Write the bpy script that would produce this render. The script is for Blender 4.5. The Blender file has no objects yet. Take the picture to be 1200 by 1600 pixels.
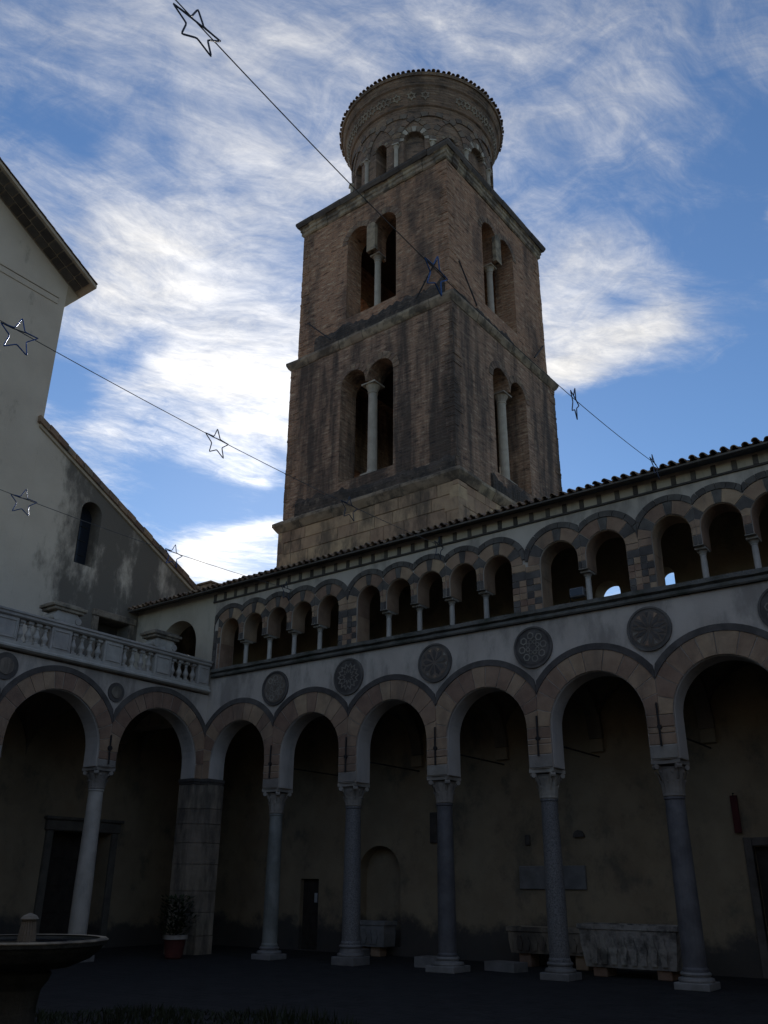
import bpy, math, random
from math import sin, cos, pi, radians, sqrt, acos
from mathutils import Vector, Matrix
random.seed(7)
S = bpy.context.scene
COL = S.collection

# ------------------------------------------------------------------ camera
YAW, PITCH, ROLL = radians(36.1), math.atan(582/1350), math.atan(20/3130)
h = Vector((-sin(YAW), cos(YAW), 0)); r = Vector((cos(YAW), sin(YAW), 0)); up = Vector((0, 0, 1))
F = h*cos(PITCH)+up*sin(PITCH); U = up*cos(PITCH)-h*sin(PITCH)
R2 = r*cos(ROLL)+U*sin(ROLL); U2 = U*cos(ROLL)-r*sin(ROLL)
cam_d = bpy.data.cameras.new('camera'); cam = bpy.data.objects.new('camera', cam_d); COL.objects.link(cam)
cam_d.sensor_fit = 'VERTICAL'; cam_d.sensor_height = 36; cam_d.lens = 36*1350/1600
cam_d.clip_start = 0.05; cam_d.clip_end = 2000
M = Matrix((R2, U2, -F)).transposed().to_4x4(); M.translation = (0, 0, 1.6); cam.matrix_world = M
S.camera = cam

# ------------------------------------------------------------------ sun + sky
SUN_EL, SUN_AZ = radians(24.2), radians(-42.0)      # azimuth from +Y towards +X
SUN_DIR = Vector((sin(SUN_AZ)*cos(SUN_EL), cos(SUN_AZ)*cos(SUN_EL), sin(SUN_EL)))
sd = bpy.data.lights.new('sun', 'SUN'); sd.energy = 3.0; sd.angle = radians(0.6); sd.color = (1, .93, .82)
so = bpy.data.objects.new('sun', sd); COL.objects.link(so)
so.rotation_euler = SUN_DIR.to_track_quat('Z', 'Y').to_euler(); so.location = (-30, 40, 40)

BANKS = [(30, 175, 55, -.16), (130, 225, 42, -.20), (240, 275, 42, -.20), (330, 300, 45, -.10), (330, 580, 150, .22), (270, 400, 120, .22), (150, 400, 80, .16), (430, 620, 80, .26), (110, 600, 42, -.50), (150, 660, 45, -.30),
         (240, 545, 50, -.34), (270, 800, 75, -.52), (410, 765, 45, -.40), (400, 812, 34, .55), (365, 890, 48, .55), (180, 720, 45, .14), (1120, 300, 120, -.30), (1170, 130, 90, -.06), (1020, 80, 170, -.04), (830, 100, 110, .10),
         (1050, 525, 58, .36), (900, 590, 62, .46), (980, 570, 60, .20), (1060, 415, 50, .16), (950, 400, 60, .22), (880, 450, 60, .10), (1005, 475, 34, -.16), (960, 520, 40, .10), (1000, 710, 95, -.80), (1170, 660, 100, -.60), (880, 730, 70, -.60), (480, 330, 90, .10), (60, 60, 120, .04), (820, 300, 90, -.04),
         (1190, 280, 22, .4), (760, 620, 120, .15)]
CLO, CHI, CB0, CB1, CB2, SKYSAT, SKYVAL = .85, 1.62, 7.4, 5.4, 5.0, 1.10, 1.40
W = bpy.data.worlds.new('World'); S.world = W; W.use_nodes = True
def build_world():
    nt = W.node_tree; N = nt.nodes; L = nt.links; N.clear()
    def nd(t, **k):
        n = N.new(t)
        for a, b in k.items(): setattr(n, a, b)
        return n
    def inp(n, i, v):
        if isinstance(v, bpy.types.NodeSocket): L.new(v, n.inputs[i])
        elif v is not None: n.inputs[i].default_value = v
    def m(op, a, b=None, c=None, clamp=False):
        n = nd('ShaderNodeMath', operation=op); n.use_clamp = clamp
        inp(n, 0, a); inp(n, 1, b); inp(n, 2, c); return n.outputs[0]
    def vm(op, a, b=None):
        n = nd('ShaderNodeVectorMath', operation=op); inp(n, 0, a); inp(n, 1, b); return n
    def noise(vec, sc, det, rough, dist=0., lac=2.0):
        n = nd('ShaderNodeTexNoise'); inp(n, 'Vector', vec); inp(n, 'Scale', sc); inp(n, 'Detail', det)
        inp(n, 'Roughness', rough); inp(n, 'Distortion', dist); inp(n, 'Lacunarity', lac); return n.outputs[0]
    def ramp(x, lo, hi):
        n = nd('ShaderNodeMapRange', interpolation_type='SMOOTHSTEP'); n.clamp = True
        inp(n, 0, x); inp(n, 1, lo); inp(n, 2, hi); inp(n, 3, 0.); inp(n, 4, 1.); return n.outputs[0]
    def mix(f, a, b):
        n = nd('ShaderNodeMix', data_type='RGBA'); inp(n, 0, f); inp(n, 6, a); inp(n, 7, b); return n.outputs[2]
    tc = nd('ShaderNodeTexCoord'); d = vm('NORMALIZE', tc.outputs['Generated']).outputs[0]
    sky = nd('ShaderNodeTexSky', sky_type='NISHITA'); sky.sun_disc = False
    sky.sun_elevation = SUN_EL; sky.sun_rotation = SUN_AZ
    sky.altitude = 50; sky.air_density = 1.0; sky.dust_density = 0.05; sky.ozone_density = 3.0
    sx = nd('ShaderNodeSeparateXYZ'); L.new(d, sx.inputs[0])
    zc = m('MAXIMUM', sx.outputs[2], 0.08)
    # directions laid out on a flat cloud layer overhead
    px = m('DIVIDE', sx.outputs[0], zc); py = m('DIVIDE', sx.outputs[1], zc)
    cb = nd('ShaderNodeCombineXYZ'); L.new(px, cb.inputs[0]); L.new(py, cb.inputs[1])
    P = cb.outputs[0]
    def mapping(rot, scale, off):
        n = nd('ShaderNodeMapping'); L.new(P, n.inputs[0]); n.inputs[1].default_value = off
        n.inputs[2].default_value = (0, 0, rot); n.inputs[3].default_value = scale; return n.outputs[0]
    def lay(vec, along, across, off):     # cirrus streaks all run the same way across the layer
        n = nd('ShaderNodeMapping'); n.vector_type = 'TEXTURE'; L.new(vec, n.inputs[0]); n.inputs[1].default_value = off
        n.inputs[2].default_value = (0, 0, radians(70)); n.inputs[3].default_value = (along, across, 1); return n.outputs[0]
    wn = nd('ShaderNodeTexNoise'); L.new(P, wn.inputs['Vector']); wn.inputs['Scale'].default_value = 2.0; wn.inputs['Detail'].default_value = .6
    wv = vm('SUBTRACT', wn.outputs['Color'], (.5, .5, .5)).outputs[0]
    ws = nd('ShaderNodeVectorMath', operation='SCALE'); L.new(wv, ws.inputs[0]); ws.inputs[3].default_value = .26
    PW = vm('ADD', P, ws.outputs[0]).outputs[0]
    big = noise(lay(PW, .75, .42, (3.1, 1.7, 0)), 1.0, 3, .5, .2)
    wisp = noise(lay(PW, .34, .15, (7.3, 2.2, 0)), 1.0, 11, .70, .2)
    fine = noise(lay(PW, .085, .048, (1.3, 5.2, 0)), 1.0, 8, .70, .6)
    # a second, higher veil combed another way with its own curls
    wn2 = nd('ShaderNodeTexNoise'); L.new(P, wn2.inputs['Vector']); wn2.inputs['Scale'].default_value = 4.5; wn2.inputs['Detail'].default_value = 2.5
    ws3 = nd('ShaderNodeVectorMath', operation='SCALE'); L.new(vm('SUBTRACT', wn2.outputs['Color'], (.5, .5, .5)).outputs[0], ws3.inputs[0]); ws3.inputs[3].default_value = .30
    n2 = nd('ShaderNodeMapping'); n2.vector_type = 'TEXTURE'; L.new(vm('ADD', P, ws3.outputs[0]).outputs[0], n2.inputs[0])
    n2.inputs[2].default_value = (0, 0, radians(28)); n2.inputs[3].default_value = (.24, .14, 1); n2.inputs[1].default_value = (.7, 3.4, 0)
    veil = noise(n2.outputs[0], 1.0, 10, .70, .4)
    mu = nd('ShaderNodeVectorMath', operation='DOT_PRODUCT'); L.new(d, mu.inputs[0]); mu.inputs[1].default_value = SUN_DIR
    mu = m('MAXIMUM', mu.outputs['Value'], 0.0)
    near = m('POWER', mu, 7.0); glow = m('POWER', mu, 60.0)
    cov = m('MULTIPLY', big, .7)
    cov = m('ADD', cov, m('MULTIPLY', wisp, .55)); cov = m('ADD', cov, m('MULTIPLY', veil, .62)); cov = m('ADD', cov, m('MULTIPLY', fine, .30))
    # larger banks and clear lanes of this sky: (column, row in a 1200 x 1600 view, spread, amount)
    ws2 = nd('ShaderNodeVectorMath', operation='SCALE'); L.new(wv, ws2.inputs[0]); ws2.inputs[3].default_value = .16
    dw = vm('NORMALIZE', vm('ADD', d, ws2.outputs[0]).outputs[0]).outputs[0]
    for px_, py_, sg, am in BANKS:
        v = (F+R2*((px_-600)/1350)-U2*((py_-800)/1350)).normalized()
        dt = nd('ShaderNodeVectorMath', operation='DOT_PRODUCT'); L.new(dw, dt.inputs[0]); dt.inputs[1].default_value = v
        k = 2/(sg/1350)**2
        e = m('EXPONENT', m('MULTIPLY_ADD', dt.outputs['Value'], k, -k)); cov = m('MULTIPLY_ADD', e, am, cov)
    c = ramp(cov, CLO, CHI)
    c = m('POWER', c, 1.15)
    bright = m('ADD', CB0, m('ADD', m('MULTIPLY', near, CB1), m('MULTIPLY', glow, CB2)))
    bright = m('MULTIPLY', bright, m('MULTIPLY_ADD', m('ADD', wisp, fine), .75, .22))
    cc = nd('ShaderNodeVectorMath', operation='SCALE'); cc.inputs[0].default_value = (1.015, .99, .955); L.new(bright, cc.inputs[3])
    hs = nd('ShaderNodeHueSaturation'); L.new(sky.outputs[0], hs.inputs['Color']); hs.inputs['Saturation'].default_value = SKYSAT; hs.inputs['Hue'].default_value = .503; hs.inputs['Value'].default_value = SKYVAL
    c = m('MULTIPLY', c, ramp(sx.outputs[2], .05, .16))
    out = mix(m('MULTIPLY', c, .97), hs.outputs[0], cc.outputs[0])
    bg = nd('ShaderNodeBackground'); L.new(out, bg.inputs[0]); bg.inputs[1].default_value = 0.08
    o = nd('ShaderNodeOutputWorld'); L.new(bg.outputs[0], o.inputs[0])
build_world()
W.cycles.sampling_method = 'MANUAL'; W.cycles.sample_map_resolution = 256
S.view_settings.view_transform = 'Standard'; S.view_settings.look = 'None'
S.view_settings.exposure = 0.12; S.view_settings.gamma = 1.0
S.view_settings.use_curve_mapping = False

# ------------------------------------------------------------------ materials
MATS = {}
def mat(name, c1, c2, scale=1.5, rough=.9, bump=.25, bscale=25., rand=.12, dirt=0., dirtc=(.02, .02, .02),
        dscale=(1, 1, .25), dthr=.55, metal=0., brick=None, low=None, dbias=None):
    """stone / plaster / metal surface: two-tone noise, per-object tint, weather streaks with shapes of their own, fine relief"""
    m = bpy.data.materials.new(name); m.use_nodes = True
    nt = m.node_tree; N = nt.nodes; L = nt.links
    b = N['Principled BSDF']; b.inputs['Roughness'].default_value = rough; b.inputs['Metallic'].default_value = metal
    if 'Specular IOR Level' in b.inputs: b.inputs['Specular IOR Level'].default_value = .3
    g = N.new('ShaderNodeNewGeometry')
    def noise(vec, sc, det=4, ro=.6):
        n = N.new('ShaderNodeTexNoise'); L.new(vec, n.inputs['Vector']); n.inputs['Scale'].default_value = sc
        n.inputs['Detail'].default_value = det; n.inputs['Roughness'].default_value = ro; return n.outputs[0]
    def mr(x, lo, hi):
        n = N.new('ShaderNodeMapRange'); n.interpolation_type = 'SMOOTHSTEP'; L.new(x, n.inputs[0])
        n.inputs[1].default_value = lo; n.inputs[2].default_value = hi; return n.outputs[0]
    def mixc(f, a, c, mode='MIX'):
        n = N.new('ShaderNodeMix'); n.data_type = 'RGBA'; n.blend_type = mode
        if isinstance(f, float): n.inputs[0].default_value = f
        else: L.new(f, n.inputs[0])
        for i, v in ((6, a), (7, c)):
            if isinstance(v, bpy.types.NodeSocket): L.new(v, n.inputs[i])
            else: n.inputs[i].default_value = (*v, 1)
        return n.outputs[2]
    pos = g.outputs['Position']
    base = mixc(mr(noise(pos, scale), .3, .7), c1, c2)
    h = noise(pos, bscale, 5, .65)
    if brick:
        uv = N.new('ShaderNodeUVMap'); bt = N.new('ShaderNodeTexBrick')
        wob = N.new('ShaderNodeTexNoise'); L.new(uv.outputs[0], wob.inputs['Vector']); wob.inputs['Scale'].default_value = 2.5
        va = N.new('ShaderNodeVectorMath'); va.operation = 'SCALE'; va.inputs[3].default_value = .035
        L.new(wob.outputs['Color'], va.inputs[0])
        vb = N.new('ShaderNodeVectorMath'); vb.operation = 'ADD'; L.new(uv.outputs[0], vb.inputs[0]); L.new(va.outputs[0], vb.inputs[1])
        L.new(vb.outputs[0], bt.inputs['Vector'])
        bt.inputs['Scale'].default_value = 1; bt.inputs['Brick Width'].default_value = brick[0]; bt.inputs['Row Height'].default_value = brick[1]
        bt.inputs['Mortar Size'].default_value = brick[2]; bt.inputs['Mortar Smooth'].default_value = .3; bt.inputs['Bias'].default_value = -.1
        bt.inputs['Color1'].default_value = (*brick[3], 1); bt.inputs['Color2'].default_value = (*brick[4], 1); bt.inputs['Mortar'].default_value = (*brick[5], 1)
        sm = N.new('ShaderNodeMapping'); L.new(vb.outputs[0], sm.inputs[0]); sm.inputs[3].default_value = (brick[6], brick[7], 1)
        st = noise(sm.outputs[0], 1.0, 4, .7)
        base = mixc(.42, base, bt.outputs[0])
        base = mixc(mr(st, .53, .66), base, brick[8]); base = mixc(mr(st, .47, .33), base, brick[9])
        sh = N.new('ShaderNodeMath'); sh.operation = 'MULTIPLY_ADD'; L.new(st, sh.inputs[0]); sh.inputs[1].default_value = 1.6; L.new(h, sh.inputs[2]); h = sh.outputs[0]
        mh = N.new('ShaderNodeMath'); mh.operation = 'MULTIPLY_ADD'; L.new(bt.outputs['Fac'], mh.inputs[0]); mh.inputs[1].default_value = -1.2; L.new(h, mh.inputs[2]); h = mh.outputs[0]
    if dirt:
        mp = N.new('ShaderNodeMapping'); L.new(pos, mp.inputs[0]); mp.inputs[3].default_value = dscale
        dn = noise(mp.outputs[0], 1.3, 6, .68)
        if dbias:   # the stain spreads from one side of the wall: (axis, from, to, amount)
            sp0 = N.new('ShaderNodeSeparateXYZ'); L.new(pos, sp0.inputs[0]); b2 = N.new('ShaderNodeMath'); b2.operation = 'MULTIPLY_ADD'
            L.new(mr(sp0.outputs[dbias[0]], dbias[1], dbias[2]), b2.inputs[0]); b2.inputs[1].default_value = dbias[3]; L.new(dn, b2.inputs[2]); dn = b2.outputs[0]
        f = mr(dn, dthr-.08, dthr+.14)
        sc = N.new('ShaderNodeMath'); sc.operation = 'MULTIPLY'; L.new(f, sc.inputs[0]); sc.inputs[1].default_value = dirt
        base = mixc(sc.outputs[0], base, dirtc)
    if low:   # damp rising from the floor with a ragged edge: (height, raggedness, colour, strength)
        sp = N.new('ShaderNodeSeparateXYZ'); L.new(pos, sp.inputs[0])
        mm = N.new('ShaderNodeMath'); mm.operation = 'MULTIPLY_ADD'; L.new(noise(pos, 1.1, 7, .65), mm.inputs[0]); mm.inputs[1].default_value = -low[1]; L.new(sp.outputs[2], mm.inputs[2])
        f = mr(mm.outputs[0], low[0]+.12-low[1]*.5, low[0]-.25-low[1]*.5)
        sc = N.new('ShaderNodeMath'); sc.operation = 'MULTIPLY'; L.new(f, sc.inputs[0]); sc.inputs[1].default_value = low[3]
        base = mixc(sc.outputs[0], base, low[2])
    if rand:
        oi = N.new('ShaderNodeObjectInfo'); hs = N.new('ShaderNodeHueSaturation'); L.new(base, hs.inputs['Color'])
        a = N.new('ShaderNodeMapRange'); L.new(oi.outputs['Random'], a.inputs[0]); a.inputs[3].default_value = 1-rand*1.6; a.inputs[4].default_value = 1+rand*1.6
        L.new(a.outputs[0], hs.inputs['Value'])
        a2 = N.new('ShaderNodeMath'); a2.operation = 'MULTIPLY_ADD'; L.new(oi.outputs['Random'], a2.inputs[0]); a2.inputs[1].default_value = .02; a2.inputs[2].default_value = .49
        L.new(a2.outputs[0], hs.inputs['Hue']); base = hs.outputs[0]
    L.new(base, b.inputs['Base Color'])
    if bump:
        bp = N.new('ShaderNodeBump'); bp.inputs['Strength'].default_value = bump; bp.inputs['Distance'].default_value = .03
        L.new(h, bp.inputs['Height']); L.new(bp.outputs[0], b.inputs['Normal'])
    MATS[name] = m; return m

mat('plaster_white', (.48, .41, .34), (.57, .495, .415), 1.2, dirt=.65, dirtc=(.20, .175, .15), dthr=.51, dscale=(1.1, 1.1, .4), rand=0, bump=.2)
mat('plaster_reveal', (.48, .43, .375), (.56, .51, .45), 1.8, dirt=.4, dirtc=(.15, .15, .16), rand=0, bump=.2)
mat('plaster_cream', (.44, .375, .29), (.53, .46, .36), 1.0, dirt=.7, dirtc=(.13, .12, .11), dthr=.58, rand=0, bump=.25)
mat('plaster_grey', (.53, .48, .42), (.61, .555, .49), .7, dirt=.5, dirtc=(.30, .29, .28), dscale=(.35, .33, .16), dthr=.57, rand=0, bump=.3)
mat('plaster_stained', (.50, .425, .345), (.57, .49, .40), .7, dirt=.9, dirtc=(.10, .087, .074), dscale=(.5, .75, .34), dthr=.66, rand=0, bump=.35, dbias=(1, 12.3, 13.9, .315))
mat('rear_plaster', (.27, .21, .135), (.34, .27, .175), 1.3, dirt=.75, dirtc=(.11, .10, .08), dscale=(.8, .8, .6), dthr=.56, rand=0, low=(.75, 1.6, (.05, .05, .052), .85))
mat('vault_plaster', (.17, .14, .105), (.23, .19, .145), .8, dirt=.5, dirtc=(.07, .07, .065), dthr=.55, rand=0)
mat('stone_brown', (.27, .175, .115), (.37, .25, .165), 3., dirt=.5, dirtc=(.09, .075, .065), dthr=.56, rand=.16, bump=.4)
mat('stone_light', (.27, .24, .20), (.36, .325, .275), 3., dirt=.4, dirtc=(.15, .14, .13), rand=.1, bump=.35)
mat('stone_dark', (.078, .068, .06), (.13, .114, .10), 3., rand=.14, bump=.4)
mat('pier_stone', (.25, .205, .15), (.34, .28, .21), 2., dirt=.85, dirtc=(.06, .054, .047), dthr=.49, rand=.14, bump=.5)
mat('marble_white', (.36, .325, .28), (.47, .43, .375), 2.5, rough=.6, dirt=.5, dirtc=(.16, .16, .16), dthr=.57, rand=.06, bump=.2)
mat('marble_blue', (.10, .098, .102), (.16, .155, .16), 3., rough=.5, dirt=.4, dirtc=(.07, .075, .09), dscale=(1, 1, .3), rand=.12, bump=.12)
mat('marble_grey', (.17, .165, .155), (.25, .24, .23), 3., rough=.6, dirt=.4, dirtc=(.1, .1, .1), rand=.1, bump=.2)
mat('fountain_stone', (.045, .042, .036), (.085, .08, .068), 3., dirt=.8, dirtc=(.025, .027, .018), dscale=(1, 1, 1), dthr=.48, rand=0, bump=.8, bscale=18)
mat('moss_stone', (.13, .12, .105), (.19, .175, .15), 3., dirt=.8, dirtc=(.045, .05, .035), dscale=(1, 1, 1), dthr=.5, rand=0, bump=.8, bscale=18)
BR = ((.24, .135, .10), (.15, .10, .085), (.25, .22, .19))
mat('tower_brick', (.39, .23, .14), (.29, .175, .115), .9, dirt=.72, dirtc=(.04, .037, .036), dscale=(.55, .55, .17), dthr=.52, rand=0, bump=.75, bscale=20,
    brick=(.42, .11, .02, (.43, .22, .13), (.26, .15, .10), (.37, .28, .20), 2.4, 8., (.51, .375, .255), (.11, .065, .045)))
mat('tower_brick_dark', (.34, .215, .14), (.235, .155, .11), .9, dirt=.82, dirtc=(.032, .031, .031), dscale=(.9, .9, .13), dthr=.47, rand=0, bump=.75, bscale=20,
    brick=(.42, .11, .02, (.36, .205, .135), (.22, .14, .10), (.36, .28, .21), 2.4, 8., (.47, .355, .25), (.095, .06, .045)))
mat('drum_brick', (.26, .175, .115), (.18, .125, .09), 1.2, dirt=.65, dirtc=(.05, .045, .042), dscale=(.8, .8, .6), dthr=.52, rand=.08, bump=.7, bscale=16,
    brick=(.34, .10, .02, (.28, .19, .135), (.19, .14, .11), (.24, .195, .155), 1.3, 6., (.32, .25, .18), (.09, .07, .058)))
mat('sooty_brick', (.10, .08, .066), (.06, .052, .046), 1.5, dirt=.75, dirtc=(.03, .029, .028), dscale=(1.2, 1.2, .6), dthr=.46, rand=0, bump=1., bscale=14,
    brick=(.42, .11, .02, (.14, .10, .08), (.08, .065, .055), (.12, .105, .09), 1.3, 6.5, (.19, .155, .12), (.035, .03, .027)))
mat('drum_dark', (.12, .10, .085), (.18, .145, .115), 3., rand=.14, bump=.5)
mat('ashlar', (.33, .23, .15), (.42, .305, .20), 2.2, dirt=.8, dirtc=(.07, .06, .05), dscale=(.9, .9, .4), dthr=.50, rand=.12, bump=.6)
mat('cornice_stone', (.25, .20, .145), (.34, .28, .205), 2., dirt=.8, dirtc=(.055, .05, .045), dscale=(1.4, 1.4, 1.4), dthr=.48, rand=.08, bump=.5)
mat('black_crust', (.05, .047, .044), (.15, .125, .105), 2.6, dirt=.7, dirtc=(.035, .034, .033), dscale=(1, 1, 1), dthr=.46, rand=.08, bump=1., bscale=12)
mat('inlay', (.15, .12, .09), (.22, .18, .14), 5., rand=.12, bump=.4)
mat('inlay_pale', (.20, .175, .14), (.28, .245, .20), 5., rand=.12, bump=.4)
mat('worn_marble', (.30, .275, .24), (.40, .37, .32), 5., dirt=.9, dirtc=(.09, .085, .075), dscale=(2.2, 2.2, 2.2), dthr=.52, rand=.05, bump=.8, bscale=16)
mat('portal_stone', (.10, .09, .075), (.15, .135, .11), 3., rand=0, bump=.4)
mat('wire', (.09, .085, .08), (.13, .12, .115), 9., rand=0, bump=0)
mat('granite', (.09, .088, .088), (.21, .205, .20), 40., rough=.55, dirt=.4, dirtc=(.08, .08, .078), rand=.1, bump=.15)
mat('cipollino', (.13, .135, .12), (.22, .225, .205), 2., rough=.55, dirt=.5, dirtc=(.08, .085, .075), dscale=(3, 3, .5), rand=.1, bump=.15)
mat('old_marble', (.33, .30, .25), (.43, .39, .33), 3., dirt=.5, dirtc=(.16, .15, .13), rand=.08, bump=.3)
mat('roof_tile', (.20, .125, .085), (.30, .20, .135), 4., dirt=.7, dirtc=(.10, .10, .09), dscale=(2, 2, 2), dthr=.5, rand=.2, bump=.4)
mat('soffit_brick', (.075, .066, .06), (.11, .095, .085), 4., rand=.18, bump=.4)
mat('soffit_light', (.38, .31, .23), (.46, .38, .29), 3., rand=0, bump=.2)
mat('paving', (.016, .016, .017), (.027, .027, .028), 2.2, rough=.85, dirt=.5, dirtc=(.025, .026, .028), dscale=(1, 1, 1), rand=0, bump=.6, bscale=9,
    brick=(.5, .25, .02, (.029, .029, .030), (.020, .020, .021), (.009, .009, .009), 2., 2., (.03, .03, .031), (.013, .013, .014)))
mat('iron', (.016, .015, .015), (.03, .026, .024), 8., rough=.7, rand=0, bump=.1)
mat('dark_wood', (.03, .024, .02), (.05, .04, .032), 5., rough=.7, rand=0, dscale=(4, 4, .4))
mat('dark_red', (.10, .018, .018), (.07, .014, .014), 5., rough=.7, rand=0)
mat('terracotta', (.12, .035, .027), (.085, .028, .022), 6., rand=.1)
mat('tinsel', (.02, .06, .16), (.03, .09, .22), 30., rough=.35, metal=.7, rand=.3, bump=.3, bscale=90)
mat('tinsel_dark', (.035, .042, .06), (.05, .062, .09), 30., rough=.45, metal=.4, rand=.2, bump=.3, bscale=90)
mat('leaf', (.02, .035, .012), (.045, .065, .022), 9., rough=.6, rand=.2, bump=0)
mat('grass', (.016, .022, .008), (.03, .038, .015), 3., rough=.7, rand=0, bump=0)
mat('paper', (.42, .42, .42), (.5, .5, .5), 5., rand=0, bump=0)
mat('lamp_body', (.30, .30, .31), (.36, .36, .37), 4., rough=.4, metal=.5, rand=0, bump=0)
def glass_mat():
    m = bpy.data.materials.new('window_glass'); m.use_nodes = True; b = m.node_tree.nodes['Principled BSDF']
    b.inputs['Base Color'].default_value = (.015, .02, .03, 1); b.inputs['Roughness'].default_value = .08; MATS['window_glass'] = m
glass_mat()

# ------------------------------------------------------------------ mesh helpers
class MB:
    def __init__(s): s.v = []; s.f = []; s.uv = None
    def add(s, vs, fs):
        o = len(s.v); s.v += [tuple(p) for p in vs]; s.f += [tuple(o+i for i in f) for f in fs]; return s
    def quad(s, *p): return s.add(p, [tuple(range(len(p)))])
    def box(s, x0, x1, y0, y1, z0, z1):
        return s.add([(x0, y0, z0), (x1, y0, z0), (x1, y1, z0), (x0, y1, z0), (x0, y0, z1), (x1, y0, z1), (x1, y1, z1), (x0, y1, z1)],
                     [(3, 2, 1, 0), (4, 5, 6, 7), (0, 1, 5, 4), (1, 2, 6, 5), (2, 3, 7, 6), (3, 0, 4, 7)])
    def bbox(s, x0, x1, y0, y1, z0, z1, b=.012):
        """box with chamfered edges all round"""
        vs = []; idx = {}
        X = (x0, x1); Y = (y0, y1); Z = (z0, z1)
        for i in (0, 1):
            for j in (0, 1):
                for k in (0, 1):
                    dx, dy, dz = (b if i == 0 else -b), (b if j == 0 else -b), (b if k == 0 else -b)
                    for a, q in (('x', (X[i], Y[j]+dy, Z[k]+dz)), ('y', (X[i]+dx, Y[j], Z[k]+dz)), ('z', (X[i]+dx, Y[j]+dy, Z[k]))):
                        idx[(i, j, k, a)] = len(vs); vs.append(q)
        fs = []
        sq = ((0, 0), (1, 0), (1, 1), (0, 1))
        for i in (0, 1):
            fs.append([idx[(i, a, c, 'x')] for a, c in sq]); fs.append([idx[(a, i, c, 'y')] for a, c in sq]); fs.append([idx[(a, c, i, 'z')] for a, c in sq])
        for i in (0, 1):
            for j in (0, 1):
                fs.append([idx[(i, j, 0, 'x')], idx[(i, j, 1, 'x')], idx[(i, j, 1, 'y')], idx[(i, j, 0, 'y')]])
                fs.append([idx[(i, 0, j, 'x')], idx[(i, 1, j, 'x')], idx[(i, 1, j, 'z')], idx[(i, 0, j, 'z')]])
                fs.append([idx[(0, i, j, 'y')], idx[(1, i, j, 'y')], idx[(1, i, j, 'z')], idx[(0, i, j, 'z')]])
                for k in (0, 1): fs.append([idx[(i, j, k, a)] for a in 'xyz'])
        return s.add(vs, fs)
    def prism(s, poly, mp, d0, d1):
        n = len(poly); vs = [mp(u, z, d0) for u, z in poly]+[mp(u, z, d1) for u, z in poly]
        fs = [tuple(range(n)), tuple(range(2*n-1, n-1, -1))]+[(i, i+n, (i+1) % n+n, (i+1) % n) for i in range(n)]
        return s.add(vs, fs)
    def band(s, a, b, mp, d0, d1):
        """solid strip between two polylines of equal length (good for arcs)"""
        n = len(a); vs = [mp(u, z, d) for d in (d0, d1) for pl in (a, b) for u, z in pl]
        fs = []
        for i in range(n-1):
            fs += [(i, i+1, n+i+1, n+i), (2*n+i, 3*n+i, 3*n+i+1, 2*n+i+1), (i, 2*n+i, 2*n+i+1, i+1), (n+i, n+i+1, 3*n+i+1, 3*n+i)]
        fs += [(0, n, 3*n, 2*n), (n-1, 3*n-1, 4*n-1, 2*n-1)]
        return s.add(vs, fs)
    def lathe(s, prof, n=20, c=(0, 0, 0), cap=True):
        vs = [(c[0]+q*cos(2*pi*i/n), c[1]+q*sin(2*pi*i/n), c[2]+z) for q, z in prof for i in range(n)]
        fs = [(j*n+i, j*n+(i+1) % n, (j+1)*n+(i+1) % n, (j+1)*n+i) for j in range(len(prof)-1) for i in range(n)]
        if cap: fs += [tuple(range(n-1, -1, -1)), tuple(range((len(prof)-1)*n, len(prof)*n))]
        return s.add(vs, fs)
    def sqring(s, prof, hx, hy=None):
        hy = hx if hy is None else hy
        vs = [(sx*(hx+o), sy*(hy+o), z) for o, z in prof for sx, sy in ((-1, -1), (1, -1), (1, 1), (-1, 1))]
        fs = [(j*4+i, j*4+(i+1) % 4, (j+1)*4+(i+1) % 4, (j+1)*4+i) for j in range(len(prof)-1) for i in range(4)]
        return s.add(vs, fs)
    def tube(s, pts, rad, n=6, closed=False):
        pts = [Vector(p) for p in pts]; m = len(pts); o = len(s.v)
        for i, p in enumerate(pts):
            a = pts[(i-1) % m] if (i > 0 or closed) else p; b = pts[(i+1) % m] if (i < m-1 or closed) else p
            t = (b-a).normalized(); q = Vector((0, 0, 1)) if abs(t.z) < .9 else Vector((1, 0, 0))
            e1 = t.cross(q).normalized(); e2 = t.cross(e1)
            rr = rad[i] if isinstance(rad, (list, tuple)) else rad
            s.v += [tuple(p+e1*rr*cos(2*pi*k/n)+e2*rr*sin(2*pi*k/n)) for k in range(n)]
        for i in range(m if closed else m-1):
            j = (i+1) % m
            s.f += [(o+i*n+k, o+i*n+(k+1) % n, o+j*n+(k+1) % n, o+j*n+k) for k in range(n)]
        if not closed: s.f += [tuple(o+k for k in range(n)), tuple(o+(m-1)*n+k for k in range(n-1, -1, -1))]
        return s
    def mesh(s, name, material, smooth=False):
        me = bpy.data.meshes.new(name); me.from_pydata(s.v, [], s.f)
        me.materials.append(MATS[material])
        me.update()
        uv = me.uv_layers.new(name='UVMap'); data = []
        for p in me.polygons:
            n = p.normal
            if abs(n.z) > .75 or (n.x*n.x+n.y*n.y) < 1e-9:
                for i in p.vertices: data += [s.v[i][0], s.v[i][1]]
            else:
                l = sqrt(n.x*n.x+n.y*n.y); tx, ty = -n.y/l, n.x/l
                for i in p.vertices: q = s.v[i]; data += [q[0]*tx+q[1]*ty, q[2]]
        if s.uv: data = [c for p in me.polygons for i in p.vertices for c in s.uv[i]]
        uv.data.foreach_set('uv', data)
        if smooth: me.polygons.foreach_set('use_smooth', [True]*len(me.polygons))
        return me
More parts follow.
